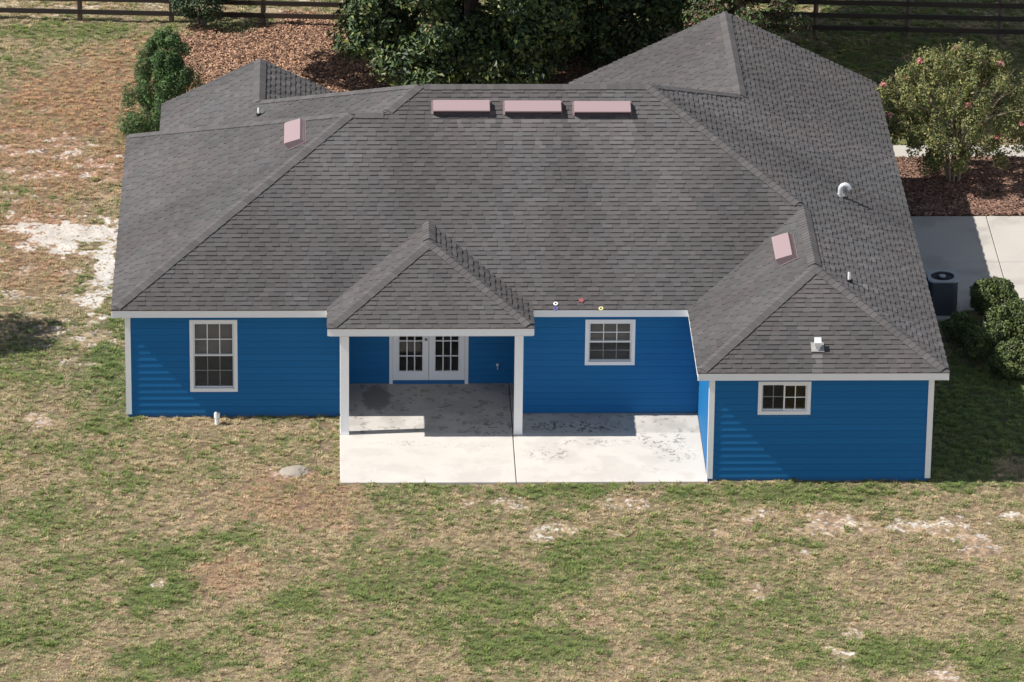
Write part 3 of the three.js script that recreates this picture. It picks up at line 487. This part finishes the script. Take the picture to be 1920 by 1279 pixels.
// ------------------------------------------------------------------ small things on and by the house
function ring(px, py, col, label) { const s = onPlane('back', px, py), G = new THREE.TorusGeometry(.041, .017, 10, 24); G.scale(1, 1, .7); const m = mesh('ring', G, std({ color: lin(...col), roughness: .5 })); m.position.copy(s.q.at(s.u, s.v, .030)); m.quaternion.setFromUnitVectors(V(0, 0, 1), s.q.nv); thing(m, 'toy_ring', label, 'toy ring'); }
ring(1042, 571, [.8, .8, .78], 'white plastic toy ring on the shingles beside a purple ring'); ring(1042, 580.5, [.11, .09, .30], 'purple plastic toy ring at the roof edge below a white ring'); ring(1127, 580, [.75, .68, .3], 'pale yellow toy ring at the roof edge above the middle window');
{ const s = onPlane('back', 1090, 565), sh = new THREE.Shape(); for (let i = 0; i <= 20; i++) { const t = i / 20 * 6.2832, r = .058 + .018 * Math.cos(5 * t + .5); i ? sh.lineTo(r * Math.cos(t), r * Math.sin(t)) : sh.moveTo(r * Math.cos(t), r * Math.sin(t)); }
  const G = new THREE.ExtrudeGeometry(sh, { depth: .012, bevelEnabled: true, bevelSize: .004, bevelThickness: .004, bevelSegments: 1 }); const m = mesh('toy', G, std({ color: lin(.30, .075, .08), roughness: .7 })); m.position.copy(s.q.at(s.u, s.v, .026)); m.quaternion.setFromUnitVectors(V(0, 0, 1), s.q.nv); thing(m, 'flat_toy', 'small flat faded red toy lying on the roof shingles', 'toy'); }
{ // cleanout pipe at the wall
  const q = gp(407, 797), W = group('cleanout_pipe'); W.position.set(q.x, gy(q.x, q.z) - .01, q.z);
  mesh('riser', tube([V(0, -.1, 0), V(0, .26, 0)], [.055, .055], 18), M.pvc, W);
  mesh('coupling', tube([V(0, .2, 0), V(0, .201, 0), V(0, .31, 0), V(0, .33, 0), V(0, .331, 0)], [.055, .072, .072, .06, .001], 18), M.pvc, W);
  thing(W, 'cleanout_pipe', 'short white plastic pipe standing in the grass below the tall window', 'pipe');
}
{ // flat stone
  const q = gp(552, 885), G = new THREE.IcosahedronGeometry(1, 4), P = G.attributes.position;
  for (let i = 0; i < P.count; i++) { const v = V(P.getX(i), P.getY(i), P.getZ(i)); const n = 0.75 + 0.5 * fbm(v.x * 1.6 + 4, v.z * 1.6 + v.y, 400, 4) - (v.x > .15 && v.z > 0.1 && v.y > .1 ? .22 * sstep(.15, .5, v.x) : 0); P.setXYZ(i, v.x * n * .34, Math.max(v.y, -.3) * n * .085, v.z * n * .27); }
  G.computeVertexNormals(); const m = mesh('rock', G, std({ color: lin(.33, .285, .235), roughness: .95 })); m.position.set(q.x, .005, q.z); m.rotation.y = .3; thing(m, 'rock', 'low pale grey stone lying in dry grass left of the patio', 'rock');
}
{ // air conditioner
  const q = gp(1764, 588), A = group('air_conditioner'); A.position.set(q.x, 0, q.z); const h = .98, w = .36;
  const sq = (r, n = 40) => { const s = new THREE.Shape(), k = r * .38; s.moveTo(-r + k, -r); s.lineTo(r - k, -r); s.absarc(r - k, -r + k, k, -Math.PI / 2, 0); s.lineTo(r, r - k); s.absarc(r - k, r - k, k, 0, Math.PI / 2); s.lineTo(-r + k, r); s.absarc(-r + k, r - k, k, Math.PI / 2, Math.PI); s.lineTo(-r, -r + k); s.absarc(-r + k, -r + k, k, Math.PI, Math.PI * 1.5); return s; };
  const ex = (s, dpt, y, mat, name, bev = .01) => { const G = new THREE.ExtrudeGeometry(s, { depth: dpt, bevelEnabled: bev > 0, bevelSize: bev, bevelThickness: bev, bevelSegments: 2, curveSegments: 8 }); G.rotateX(-Math.PI / 2); G.translate(0, y, 0); return mesh(name, G, mat, A); };
  const body = std({ color: lin(.045, .052, .062), roughness: .6 }), top = std({ color: lin(.33, .35, .37), roughness: .5 });
  ex(sq(w), h - .1, .1, body, 'casing');
  const F = []; for (let y = .13; y < h - .04; y += .035) { const s = sq(w + .012); const hole = sq(w - .004); s.holes.push(hole); const G = new THREE.ExtrudeGeometry(s, { depth: .008, bevelEnabled: false, curveSegments: 6 }); G.rotateX(-Math.PI / 2); G.translate(0, y, 0); F.push(G); } mesh('louvres', merge(F), body, A);
  const rim = sq(w + .015); const hh = new THREE.Path(); hh.absarc(0, 0, w - .055, 0, 6.2832, true); rim.holes.push(hh); ex(rim, .03, h + .014, top, 'top_rim', .006);
  const gr = []; for (let k = 1; k < 8; k++) { const t = new THREE.TorusGeometry(.04 * k, .004, 5, 36); t.rotateX(Math.PI / 2); t.translate(0, h + .04, 0); gr.push(t); } for (let k = 0; k < 12; k++) { const bx = box(.05, w - .05, h + .035, h + .041, -.003, .003); bx.rotateY(k / 12 * 6.2832); gr.push(bx); } mesh('fan_grille', merge(gr), M.rubber, A);
  const hub = new THREE.CylinderGeometry(.085, .09, .03, 24); hub.translate(0, h + .045, 0); mesh('hub_cap', hub, top, A);
  thing(A, 'air_conditioner', 'dark grey upright air conditioning unit on a pad by the driveway', 'air conditioner');
  const pad = mesh('pad', new RoundedBoxGeometry(1.05, .1, 1.05, 1, .015), driveMat); pad.position.set(q.x, .045, q.z); struct(pad, 'concrete_pad');
}

// ------------------------------------------------------------------ fence
{
  const mat = [std({ color: lin(.042, .031, .025), roughness: .85 }), std({ color: lin(.055, .039, .029), roughness: .85 })], post = std({ color: lin(.13, .10, .075), roughness: .9 });
  const A = gp(150, 38), B = gp(1722, 72), t = B.clone().sub(A), n = 6 * 1.5, L = t.length(); t.normalize();
  const F = group('rail_fence'), per = 2.61, s0 = -3, s1 = 12, ang = Math.atan2(-t.z, t.x), R = rng(55);
  F.position.set(A.x, 0, A.z); F.rotation.y = ang;
  for (let k = s0; k <= s1; k++) { const x = k * per, P = tube([V(x, -.2, 0), V(x, 1.34, 0), V(x + .005, 1.36, 0), V(x, 1.361, 0)], [.075, .07, .06, .001], 10); mesh('post', P, post, F); }
  for (let k = s0; k < s1; k++) for (const y of [.30, .68, 1.06]) { const G = box(k * per + .01, (k + 1) * per - .01, y - .07, y + .07, .075, .115); G.rotateZ(0); const m = mesh('rail', G, mat[R() < .5 ? 0 : 1], F); m.position.y = (R() - .5) * .015; }
  thing(F, 'rail_fence', 'dark brown three rail timber fence with round posts', 'fence');
}

// ------------------------------------------------------------------ plants
// leaves: small folded two-triangle faces spread through clumps; cl = [x,y,z, rx,ry,rz, count]
function leaves(cl, size, cols, seed, opt = {}) {
  const R = rng(seed), P = [], C = [], up_ = opt.up ?? 0.5, shell = opt.shell ?? 0.55, asp = opt.asp ?? 0.55, floor = opt.floor ?? 0.02;
  const n = V(0, 0, 0), t = V(0, 0, 0), bt = V(0, 0, 0);
  for (const [x, y, z, rx, ry, rz, cnt] of cl) {
    const tone = 0.8 + 0.4 * R();
    for (let i = 0; i < cnt; i++) {
      let a_ = R() * 6.2832, h = R() * 2 - 1, q = Math.sqrt(1 - h * h), rad = shell + (1 - shell) * Math.sqrt(R()); rad *= 0.9 + 0.25 * R();
      const dx = q * Math.cos(a_), dz = q * Math.sin(a_), cx = x + dx * rx * rad, cyy = y + h * ry * rad, cz = z + dz * rz * rad;
      if (cyy < floor) continue;
      n.set(dx + (R() - .5) * 1.5, h * .6 + up_ + (R() - .5) * 1.2, dz + (R() - .5) * 1.5).normalize();
      t.set(R() - .5, R() - .5 - (opt.droop ?? 0.2), R() - .5).cross(n).normalize(); bt.copy(n).cross(t);
      const s = size * (0.6 + 0.8 * R()), w = s * asp, f = w * .25;
      const col = cols[Math.floor(R() * cols.length)], k = tone * (0.75 + 0.5 * R()), cc = [col[0] * k, col[1] * k, col[2] * k];
      const pt = (al, ac, nn) => [cx + t.x * al + bt.x * ac + n.x * nn, cyy + t.y * al + bt.y * ac + n.y * nn, cz + t.z * al + bt.z * ac + n.z * nn];
      const A0 = pt(-s / 2, 0, 0), B0 = pt(0, w / 2, f), C0 = pt(s / 2, 0, -f), D0 = pt(0, -w / 2, f);
      P.push(...A0, ...C0, ...B0, ...A0, ...D0, ...C0); for (let m = 0; m < 6; m++) C.push(...cc);
    }
  }
  const G = new THREE.BufferGeometry(); G.setAttribute('position', new THREE.Float32BufferAttribute(P, 3)); G.setAttribute('color', new THREE.Float32BufferAttribute(C, 3)); G.computeVertexNormals(); return G;
}
const leafMat = new THREE.MeshPhysicalMaterial({ vertexColors: true, roughness: 0.7, transmission: 0.25, thickness: 0, side: THREE.DoubleSide });
const hardLeaf = std({ vertexColors: true, roughness: 0.55, side: THREE.DoubleSide });
const bark = std({ color: lin(.13, .10, .075), roughness: .95 }), paleBark = std({ color: lin(.30, .23, .17), roughness: .9 });
function clumpsIn(cx, cy, cz, rx, ry, rz, n, r0, r1, per, seed, fill = .5, ymin = .3) { const R = rng(seed), L = []; for (let i = 0; i < n; i++) { const a_ = R() * 6.2832, h = R() * 2 - 1, q = Math.sqrt(1 - h * h), k = fill + (1 - fill) * Math.cbrt(R()), r = r0 + (r1 - r0) * R(); const y = cy + h * ry * k; if (y - r * .5 < ymin) continue; L.push([cx + q * Math.cos(a_) * rx * k, y, cz + q * Math.sin(a_) * rz * k, r, r * .75, r, Math.round(per * r * r)]); } return L; }
function limbs(h, spread, n, r, seed, y0 = .5) { const R = rng(seed), L = [tube([V(0, -.15, 0), V(.04, h * .3, .03), V(-.03, h * .6, 0), V(.05, h, .05)], [r * 1.3, r, r * .7, r * .25], 10)]; for (let i = 0; i < n; i++) { const a_ = i / n * 6.28 + R(), y = y0 * h * (.5 + R()), e1 = spread * (.6 + .5 * R()); L.push(tube([V(0, y, 0), V(Math.cos(a_) * e1 * .45, y + e1 * .25, Math.sin(a_) * e1 * .45), V(Math.cos(a_) * e1, y + e1 * (.2 + .4 * R()), Math.sin(a_) * e1)], [r * .5, r * .3, r * .08], 7)); } return merge(L); }
function tree(x, z, name, label, cat, trunkGeo, crownGeo, tMat, cMat, grp) { const T = group(name); T.position.set(x, gy(x, z), z); mesh('trunk', trunkGeo, tMat, T); const C = mesh('crown', crownGeo, cMat, T); C.userData.kind = 'stuff'; thing(T, name, label, cat, grp); return T; }
const OAK = [[.04, .072, .025], [.062, .10, .031], [.10, .142, .042], [.032, .058, .026], [.18, .21, .055]];
// broad tree behind the ridge, foliage hanging almost to the ground
{ const cl = [...clumpsIn(0, 3.6, 0, 3.7, 3.2, 2.9, 150, .45, .85, 800, 11, .72, .5), [-2.0, 1.3, 2.0, .8, .55, .7, 480], [-1.2, .95, 2.6, .75, .5, .6, 460], [.4, 1.5, 2.6, .7, .5, .6, 420], [-3.1, 1.6, .8, .8, .6, .8, 480], [1.4, 1.2, 2.3, .8, .5, .7, 460]];
  cl.push(...clumpsIn(-2.5, 6.4, -1.2, 5.2, 2.0, 2.4, 60, .7, 1.1, 420, 111, .35, 4.4), ...clumpsIn(-5.6, 4.1, -.6, 2.3, .9, 1.5, 40, .5, .75, 520, 112, .2, 3.2), [.2, 2.0, 1.7, .8, .6, .6, 500], [-.5, 1.3, 1.9, .8, .6, .6, 500], [.7, 2.4, 1.5, .8, .6, .6, 500], [.2, .9, -1.2, 1.2, .7, .9, 700], [1.0, 1.6, .8, 1.1, .7, .9, 700]);
  tree(3.7, -22.4, 'broadleaf_tree', 'broad dark green leafy tree hanging low behind the roof ridge', 'tree', limbs(6, 2.6, 7, .22, 3), leaves(cl, .17, OAK, 21, { shell: .5 }), bark, hardLeaf); }
{ const cl = [...clumpsIn(0, 2.9, 0, 2.6, 2.5, 2.4, 90, .45, .8, 760, 12, .7, .3), ...clumpsIn(.6, 6.6, -.6, 3.0, 1.9, 2.2, 80, .7, 1.1, 480, 121, .3, 4.6)];
  tree(7.6, -24.2, 'broadleaf_tree', 'dark shaded leafy tree behind the ridge beside the tall front gable', 'tree', limbs(6.6, 2.2, 7, .18, 5), leaves(cl, .17, OAK.slice(0, 4), 23, { shell: .5 }), bark, hardLeaf); }
{ const cl = clumpsIn(2.4, 8.0, 2.6, 4.7, 2.6, 5.0, 210, .8, 1.3, 460, 13, .4, 5.3); cl.push(...clumpsIn(3, 7.6, -3.5, 5, 2.2, 3.2, 130, .8, 1.3, 460, 131, .3, 5.2));
  tree(11.2, -24.8, 'shade_tree', 'tall tree with a high crown shading the yard behind the right gable', 'tree', limbs(8, 3.4, 8, .24, 7, .7), leaves(cl, .24, OAK, 25, { shell: .4 }), bark, hardLeaf); }
{ const cl = clumpsIn(0, 1.75, 0, 1.75, 1.5, 1.2, 46, .3, .5, 900, 14, .7, .3);
  const q = gp(1335, 150); tree(11.3, -21.6, 'flowering_shrub', 'tall loose light green shrub behind the right gable peak', 'shrub', limbs(2.4, 1.2, 7, .07, 9, .3), leaves(cl, .14, [[.08, .12, .03], [.12, .16, .05], [.05, .08, .025], [.17, .09, .06]], 27, { shell: .35 }), paleBark, leafMat); }
{ const cl = clumpsIn(0, 1.1, 0, .85, .8, .7, 26, .22, .36, 1100, 15, .6, .2);
  const q = gp(372, 42); tree(q.x, q.z + .15, 'fence_shrub', 'green leafy shrub growing against the fence rails', 'shrub', limbs(1.5, .6, 6, .04, 10, .3), leaves(cl, .12, [[.05, .09, .035], [.075, .12, .045], [.035, .06, .03]], 28, { shell: .4 }), bark, leafMat); }
{ // tree out of the frame whose shadow falls on the left lawn
  const q = gp(-15, 630), h = 3.4; const cl = clumpsIn(0, h, 0, 1.25, 1.0, 1.2, 30, .35, .55, 700, 16, .5, 1.5);
  tree(q.x - .85 * h, q.z + .19, 'garden_tree', 'small round headed tree on the lawn west of the house', 'tree', limbs(3.6, 1, 6, .09, 12, .6), leaves(cl, .15, OAK, 29), bark, hardLeaf); }
{ // conifer
  const R = rng(61), cl = [], H = 2.95; for (let i = 0; i < 170; i++) { const y = .12 + (H - .2) * Math.pow(R(), 1.25), f = 1 - y / H, rr = 1.42 * Math.pow(f, .5) * Math.min(1, .55 + y * .9) * (.5 + .6 * R()) + .03, a_ = R() * 6.2832; const r = .11 + .14 * f; cl.push([Math.cos(a_) * rr * .85, y, Math.sin(a_) * rr * .85, r, r * 1.35, r, 165]); } cl.push([.05, H - .12, 0, .1, .24, .1, 120], [-.95, .4, .35, .42, .33, .35, 420], [.75, 1.7, .1, .3, .4, .3, 260], [-.5, 2.0, .1, .28, .4, .28, 220]);
  for (let i = 0; i < 25; i++) { const y = .3 + R() * 1.9; cl.push([0, y, 0, .62 * (1 - y / H) + .1, .35, .62 * (1 - y / H) + .1, 260]); }
  const q = gp(312, 250); tree(q.x, q.z, 'conifer', 'bushy bright green conifer behind the left end of the roof', 'conifer', limbs(2.6, .6, 10, .06, 14, .35), leaves(cl, .085, [[.052, .115, .026], [.08, .15, .035], [.115, .19, .044], [.03, .07, .022]], 62, { shell: .3, asp: .3, up: .8, droop: -.2 }), bark, hardLeaf); }
{ // crape myrtle
  const R = rng(71), q = gp(1787, 343), S = [], cl = [], fl = [];
  for (let i = 0; i < 9; i++) { const a_ = i / 9 * 6.2832 + R() * .5, r0 = .12, r1 = .5 + R() * .5; const A = V(Math.cos(a_) * r0, -.1, Math.sin(a_) * r0), B = V(Math.cos(a_) * r1 * .5, 1.0, Math.sin(a_) * r1 * .5), Cc = V(Math.cos(a_) * r1 * 1.2, 2.0, Math.sin(a_) * r1 * 1.2); S.push(tube([A, B, Cc], [.04, .03, .02], 7));
    for (let k = 0; k < 5; k++) { const a2 = a_ + (R() - .5) * 1.5, e1 = 1.0 + R() * .8, top = Cc.clone().add(V(Math.cos(a2) * e1 * .6, .5 + R() * .9, Math.sin(a2) * e1 * .6)); S.push(tube([Cc, Cc.clone().lerp(top, .5).add(V(0, .1, 0)), top], [.018, .012, .004], 5)); } }
  for (let i = 0; i < 190; i++) { const a_ = R() * 6.2832, h = R() * 2 - 1, qq = Math.sqrt(1 - h * h), k = .35 + .65 * Math.cbrt(R()); const x = .15 + qq * Math.cos(a_) * 2.15 * k, z = qq * Math.sin(a_) * 1.5 * k, y = 2.05 + h * 1.65 * k; if (y < .7) continue; const r = .14 + .17 * R(); cl.push([x, y, z, r, r * 1.2, r, 165]); }
  for (let i = 0; i < 40; i++) { const a_ = R() * 6.2832, rr = .3 + R() * 1.3; const y = 3.35 - rr * rr * .35 + R() * .45; cl.push([Math.cos(a_) * rr, y, Math.sin(a_) * rr, .1, .25, .1, 60]); }
  const blooms = [[1870, 258], [1816, 198], [1842, 115], [1725, 113], [1700, 145], [1656, 158], [1668, 215], [1820, 104], [1835, 232], [1875, 118], [1795, 88], [1917, 230]].map(([px, py]) => pp(px, py, V(0, 0, 1), V(q.x, 0, q.z + (py < 150 ? 0 : .9))).sub(V(q.x, 0, q.z)));
  for (const B of blooms) { cl.push([B.x, B.y - .16, B.z - .06, .16, .17, .16, 130]); S.push(tube([V(B.x * .5, B.y - .7, B.z * .5), V(B.x * .8, B.y - .3, B.z * .8), V(B.x, B.y - .03, B.z)], [.012, .008, .005], 5)); }
  const T = tree(q.x, q.z, 'crape_myrtle', 'wide multi stemmed shrub tree with pink flowers in the mulch bed', 'tree', merge(S), leaves(cl, .085, [[.21, .23, .055], [.29, .28, .075], [.14, .17, .044], [.34, .29, .13], [.10, .135, .042]], 72, { shell: .3, asp: .5 }), paleBark, leafMat);
  blooms.forEach((B, i) => { const m = mesh('flower_cluster', leaves([[0, 0, 0, .10, .07, .09, 50]], .06, [[.72, .32, .28], [.78, .44, .40], [.64, .22, .20]], 700 + i, { floor: -1, shell: .2, asp: .8 }), leafMat, T); m.position.copy(B); }); }
// clipped bushes by the drive
function bush(px, py, rx, ry, rz, label, seed) { const q = gp(px, py), R = rng(seed), cl = []; for (let i = 0; i < 60; i++) { const a_ = R() * 6.2832, h = -.5 + 1.5 * R(), qq = Math.sqrt(Math.max(0, 1 - h * h)); cl.push([qq * Math.cos(a_) * rx * .8, ry + h * ry * .82, qq * Math.sin(a_) * rz * .8, rx * .24, rx * .2, rx * .24, 170]); } cl.push([0, ry * .95, 0, rx * .78, ry * .75, rz * .78, 1500]);
  tree(q.x, q.z, 'clipped_bush', label, 'bush', limbs(ry * 1.3, rx * .6, 7, .03, seed, .4), leaves(cl, .075, [[.07, .10, .025], [.105, .14, .035], [.14, .17, .045], [.045, .07, .022]], seed + 1, { shell: .5, asp: .6, up: .6 }), bark, hardLeaf, 'clipped bushes beside the driveway'); }
bush(1862, 588, .62, .46, .55, 'small rounded clipped bush at the driveway edge beyond the other bushes', 81);
bush(1905, 652, .85, .6, .75, 'largest rounded clipped bush beside the driveway, with a broad sunlit top', 83);
bush(1840, 676, .5, .5, .5, 'shaded low bush between the house wall and the largest bush', 85);
bush(1905, 705, .7, .42, .6, 'dark low bush on the shaded lawn in front of the largest bush', 87);
bush(1800, 640, .45, .36, .45, 'dark low bush near the air conditioning unit', 89);

// ------------------------------------------------------------------ grass, straw and mulch
const solid = (x, z) => (x > xL - .03 && x < xR + .02 && z < zWall + .02 && z > -15) || (x > xWing - .05 && x < xR + .02 && z < zWing + .02 && z > -5) || (x > 0.0 && x < 8.66 && z < 3.965 && z > -2) || (x > 14.25 && z > -12.47 && z < -6.15) || (x > 13 && z > -17.52 && z < -16.56);
const bed = (x, z) => x > 13.8 && z > -16.56 && z < -12.47;
function scatter(name, label, cat, geo, mat, N, seed, x0, x1, z0, z1, pick) {
  const R = rng(seed), m4 = new THREE.Matrix4(), qn = new THREE.Quaternion(), mats = [], cols = [], E = new THREE.Euler();
  for (let i = 0; i < N; i++) { const x = x0 + (x1 - x0) * R(), z = z0 + (z1 - z0) * R(); if (solid(x, z)) continue; const r = pick(x, z, R); if (!r) continue; E.set(r.tilt ? (R() - .5) * r.tilt : 0, R() * 6.2832, r.tilt ? (R() - .5) * r.tilt : 0); m4.compose(V(x, gy(x, z) + (r.y || 0), z), qn.setFromEuler(E), V(r.s, r.sy ?? r.s, r.s)); mats.push(m4.toArray()); cols.push(r.c); }
  const I = new THREE.InstancedMesh(geo, mat, mats.length); const C = new THREE.Color();
  mats.forEach((q, i) => { I.instanceMatrix.array.set(q, i * 16); I.setColorAt(i, C.setRGB(...cols[i])); });
  I.castShadow = I.receiveShadow = true; struct(I, name, 'stuff'); I.userData.label = label; I.userData.category = cat; return I;
}
function tuft(n, h, w, spread, seed) { const R = rng(seed), F = []; for (let i = 0; i < n; i++) { const a_ = R() * 6.2832, r = spread * Math.sqrt(R()), x = Math.cos(a_) * r, z = Math.sin(a_) * r, b_ = R() * 6.2832, hh = h * (.55 + .6 * R()), ln = .7 + .9 * R(), lx = Math.cos(b_) * hh * ln, lz = Math.sin(b_) * hh * ln, wx = -Math.sin(b_) * w / 2, wz = Math.cos(b_) * w / 2; const A = V(x - wx, -.01, z - wz), B = V(x + wx, -.01, z + wz), C = V(x + lx * .4 + wx * .8, hh * .7, z + lz * .4 + wz * .8), D = V(x + lx * .4 - wx * .8, hh * .7, z + lz * .4 - wz * .8), T = V(x + lx, hh, z + lz); F.push([A, B, C, D], [D, C, T]); } return poly(F); }
const grassMat = new THREE.MeshPhysicalMaterial({ color: 0xffffff, roughness: .85, transmission: .2, thickness: 0, side: THREE.DoubleSide });
const VX0 = -10.5, VX1 = 21.5, VZ0 = -31, VZ1 = 15.5;
scatter('grass_tufts', 'short patchy green and straw coloured grass over the lawn', 'grass', tuft(11, .048, .019, .05, 4), grassMat, 600000, 301, VX0, VX1, VZ0, VZ1, (x, z, R) => {
  if (bed(x, z)) return null; const [sand, bare, green, straw, dry] = ground_at(x, z), r = R();
  const cov = clamp(0.78 + .25 * green - sand * 1.25 - bare * .35 - straw * .9); if (r > cov) return null;
  const gsh = clamp(0.2 + green * 0.95 - bare * 0.45 - dry * .4 + (fbm(x * 3.1, z * 3.1, 411, 2) - .5) * .9), cl = vnoise(x * 9, z * 7.5, 412), hh = .25 + 1.9 * cl * cl, k = (.7 + .5 * R()) * (.6 + .7 * cl);
  if (cl < .32 && R() < .9) return null; const dr = dry;
  const y = R(), t = R(); if (t < gsh) return { s: .8 + .5 * R(), sy: hh * (.7 + .5 * R()), c: [(.135 + .10 * y) * k, (.205 + .06 * y) * k, (.042 + .028 * y) * k] };
  if (t < gsh + .26) return { s: .75 + .5 * R(), sy: hh * (.6 + .4 * R()), c: [(.31 + .11 * y) * k, (.28 + .07 * y) * k, (.125 + .045 * y) * k] };
  return { s: .75 + .5 * R(), sy: hh * (.55 + .4 * R()), c: [(.43 + .16 * y) * k, (.335 + .125 * y - dr * .09) * k, (.20 + .08 * y - dr * .07) * k] };
});
function chip(seed, l, w) { const R = rng(seed), F = []; for (let i = 0; i < 4; i++) { const x = (R() - .5) * .12, z = (R() - .5) * .12, b_ = R() * 6.28, cx = Math.cos(b_) * l / 2, cz = Math.sin(b_) * l / 2, wx = -Math.sin(b_) * w / 2, wz = Math.cos(b_) * w / 2, y = .006 + R() * .03; F.push([V(x - cx, y, z - cz), V(x + wx, y + .012, z + wz), V(x + cx, y + .004, z + cz), V(x - wx, y - .003, z - wz)]); } return poly(F); }
const litterMat = std({ color: 0xffffff, roughness: .9, side: THREE.DoubleSide });
scatter('leaf_litter', 'copper coloured fallen leaves below the trees behind the house', 'leaf litter', chip(6, .062, .036), litterMat, 150000, 303, -6, 14, -28, -14.5, (x, z, R) => { const s = ground_at(x, z)[3]; if (R() > s * 1.1) return null; const k = .6 + .7 * R(), y = R(); return { s: .8 + .6 * R(), tilt: .6, y: .004, c: y < .3 ? [.16 * k, .085 * k, .058 * k] : [(.36 + .10 * y) * k, (.195 + .085 * y) * k, (.115 + .065 * y) * k] }; });
{ // mulch bed
  const G = new THREE.PlaneGeometry(20, 4.05, 80, 20); G.rotateX(-Math.PI / 2); const P = G.attributes.position; for (let i = 0; i < P.count; i++) P.setY(i, .03 + .03 * fbm(P.getX(i) * 3, P.getZ(i) * 3, 500, 3)); G.computeVertexNormals();
  const m = mesh('mulch', G, std({ color: lin(.10, .055, .035), roughness: 1 })); m.position.set(23.6, 0, -14.53); struct(m, 'mulch_bed');
  scatter('mulch_chips', 'reddish brown bark mulch chips spread over the bed by the driveway', 'mulch', chip(8, .09, .035), litterMat, 42000, 305, 13.8, 22, -16.5, -12.5, (x, z, R) => { const k = .5 + .8 * R(), y = R(); return { s: .8 + .7 * R(), tilt: .8, y: .055, c: [(.22 + .11 * y) * k, (.125 + .07 * y) * k, (.09 + .045 * y) * k] }; });
}
renderer.render(scene, camera);
